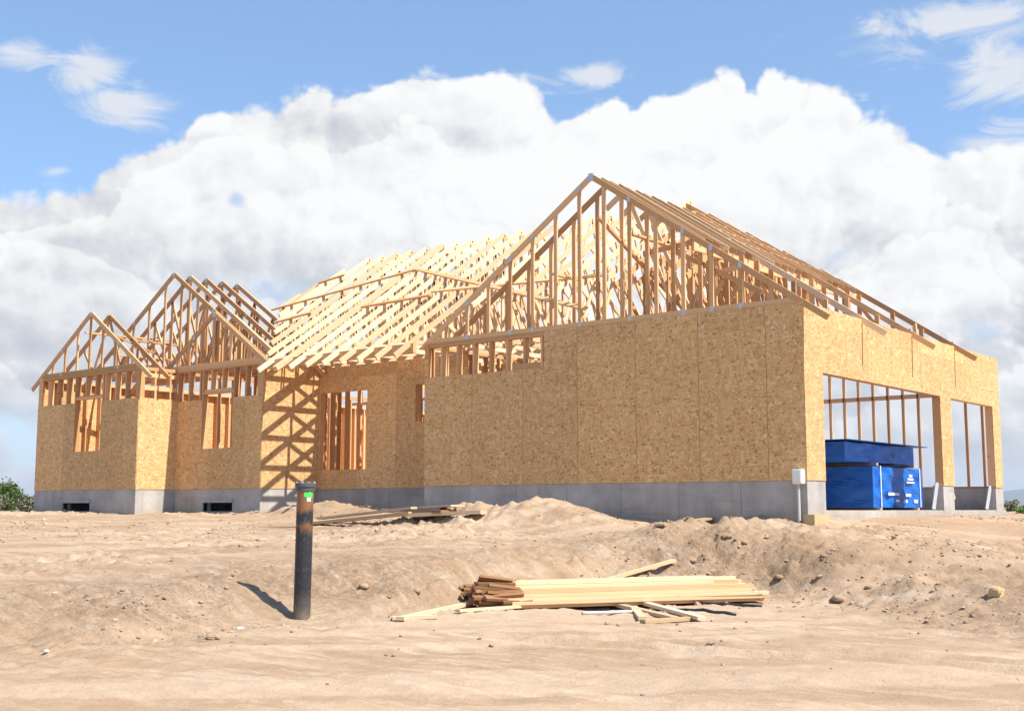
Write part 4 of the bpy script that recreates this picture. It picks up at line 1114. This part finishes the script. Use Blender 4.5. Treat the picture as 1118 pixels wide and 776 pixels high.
cloudcol = ramp(nt, math_(nt, 'ADD', sh, .5), [(.0, (.62, .655, .72)), (.28, (.73, .75, .79)), (.48, (.84, .848, .865)), (.66, (.96, .96, .963)), (1, (1.08, 1.08, 1.07))])
cs = nt.nodes.new('ShaderNodeVectorMath'); cs.operation = 'SCALE'; L(nt, cloudcol, cs.inputs[0])
CLOUD = 3.95; cs.inputs['Scale'].default_value = CLOUD
# sky colour: nishita, slightly pulled towards the photo's milky blue
skc = mix(nt, .30, sky.outputs[0], (2.6, 3.3, 4.2))
sks = nt.nodes.new('ShaderNodeVectorMath'); sks.operation = 'MULTIPLY'; L(nt, skc, sks.inputs[0]); sks.inputs[1].default_value = (.70, .82, .92)
# wisps
def blob(px, py, ra, re, amp=1.0):
    a, e = azel(px, py)
    x_ = math_(nt, 'MULTIPLY', math_(nt, 'SUBTRACT', az, a), 1/ra); y_ = math_(nt, 'MULTIPLY', math_(nt, 'SUBTRACT', el, e), 1/re)
    return math_(nt, 'MULTIPLY', math_(nt, 'POWER', 2.718, math_(nt, 'MULTIPLY', math_(nt, 'ADD', math_(nt, 'MULTIPLY', x_, x_), math_(nt, 'MULTIPLY', y_, y_)), -1)), amp)
wn1 = noise2(nt, mapping(nt, base_v, (1, 2.2, 1), (0, 0, .25)), 15, 6, .66, .8)
tot = None
for bl in ((95, 82, .030, .022, 1.0), (130, 115, .042, .022, .95), (20, 58, .035, .014, .85), (55, 62, .05, .010, .6), (645, 84, .038, .011, .95), (570, 90, .03, .012, .6), (1050, 22, .085, .017, 1.0), (1100, 70, .05, .028, 1.0), (1010, 50, .08, .02, .6), (1095, 160, .05, .02, .9), (205, 150, .012, .01, .6), (60, 190, .02, .01, .5), (940, 108, .012, .008, .7), (155, 95, .012, .006, .4)):
    b_ = blob(*bl); tot = b_ if tot is None else math_(nt, 'MAXIMUM', tot, b_)
wm_ = nt.nodes.new('ShaderNodeMapRange'); wm_.interpolation_type = 'SMOOTHSTEP'; L(nt, math_(nt, 'ADD', math_(nt, 'MULTIPLY', tot, .62), math_(nt, 'SUBTRACT', wn1, .5)), wm_.inputs[0]); wm_.inputs[1].default_value = .20; wm_.inputs[2].default_value = .62; wm_.inputs[4].default_value = .82
c1 = mix(nt, wm_.outputs[0], sks.outputs[0], (CLOUD*.93, CLOUD*.94, CLOUD*.96))
# thin and open patches low in the bank where blue shows through
hole = math_(nt, 'MAXIMUM', blob(258, 217, .011, .008, .9), math_(nt, 'MAXIMUM', blob(20, 480, .07, .03, .62), math_(nt, 'MAXIMUM', blob(290, 318, .045, .016, .55), blob(1075, 360, .03, .012, .6))))
hm = nt.nodes.new('ShaderNodeMapRange'); hm.interpolation_type = 'SMOOTHSTEP'; L(nt, math_(nt, 'ADD', math_(nt, 'MULTIPLY', math_(nt, 'SUBTRACT', 1.1, b0), .9), math_(nt, 'ADD', hole, math_(nt, 'MULTIPLY', math_(nt, 'SUBTRACT', big2, .5), .9))), hm.inputs[0]); hm.inputs[1].default_value = .30; hm.inputs[2].default_value = .85; hm.inputs[4].default_value = .85
holesky = mix(nt, .45, sks.outputs[0], (CLOUD*.66, CLOUD*.72, CLOUD*.84))
cb = mix(nt, hm.outputs[0], cs.outputs[0], holesky)
fin = mix(nt, bank, c1, cb)
# everything under the horizon: earth tone bounce
L(nt, fin, bg.inputs['Color'])
w.cycles.sampling_method = 'MANUAL'; w.cycles.sample_map_resolution = 1024

cam = bpy.data.cameras.new('camera'); co = bpy.data.objects.new('camera', cam); COL.objects.link(co)
cam.sensor_fit = 'HORIZONTAL'; cam.sensor_width = 36; cam.lens = 1334/1118*36; cam.clip_start = .1; cam.clip_end = 12000
co.location = CAM; co.rotation_euler = (R(90)+math.atan(167/1334), 0, math.atan2(-FX, FY))
scene.camera = co
scene.view_settings.view_transform = 'Standard'; scene.view_settings.look = 'None'; scene.view_settings.gamma = 1
scene.view_settings.exposure = .75
scene.render.engine = 'CYCLES'
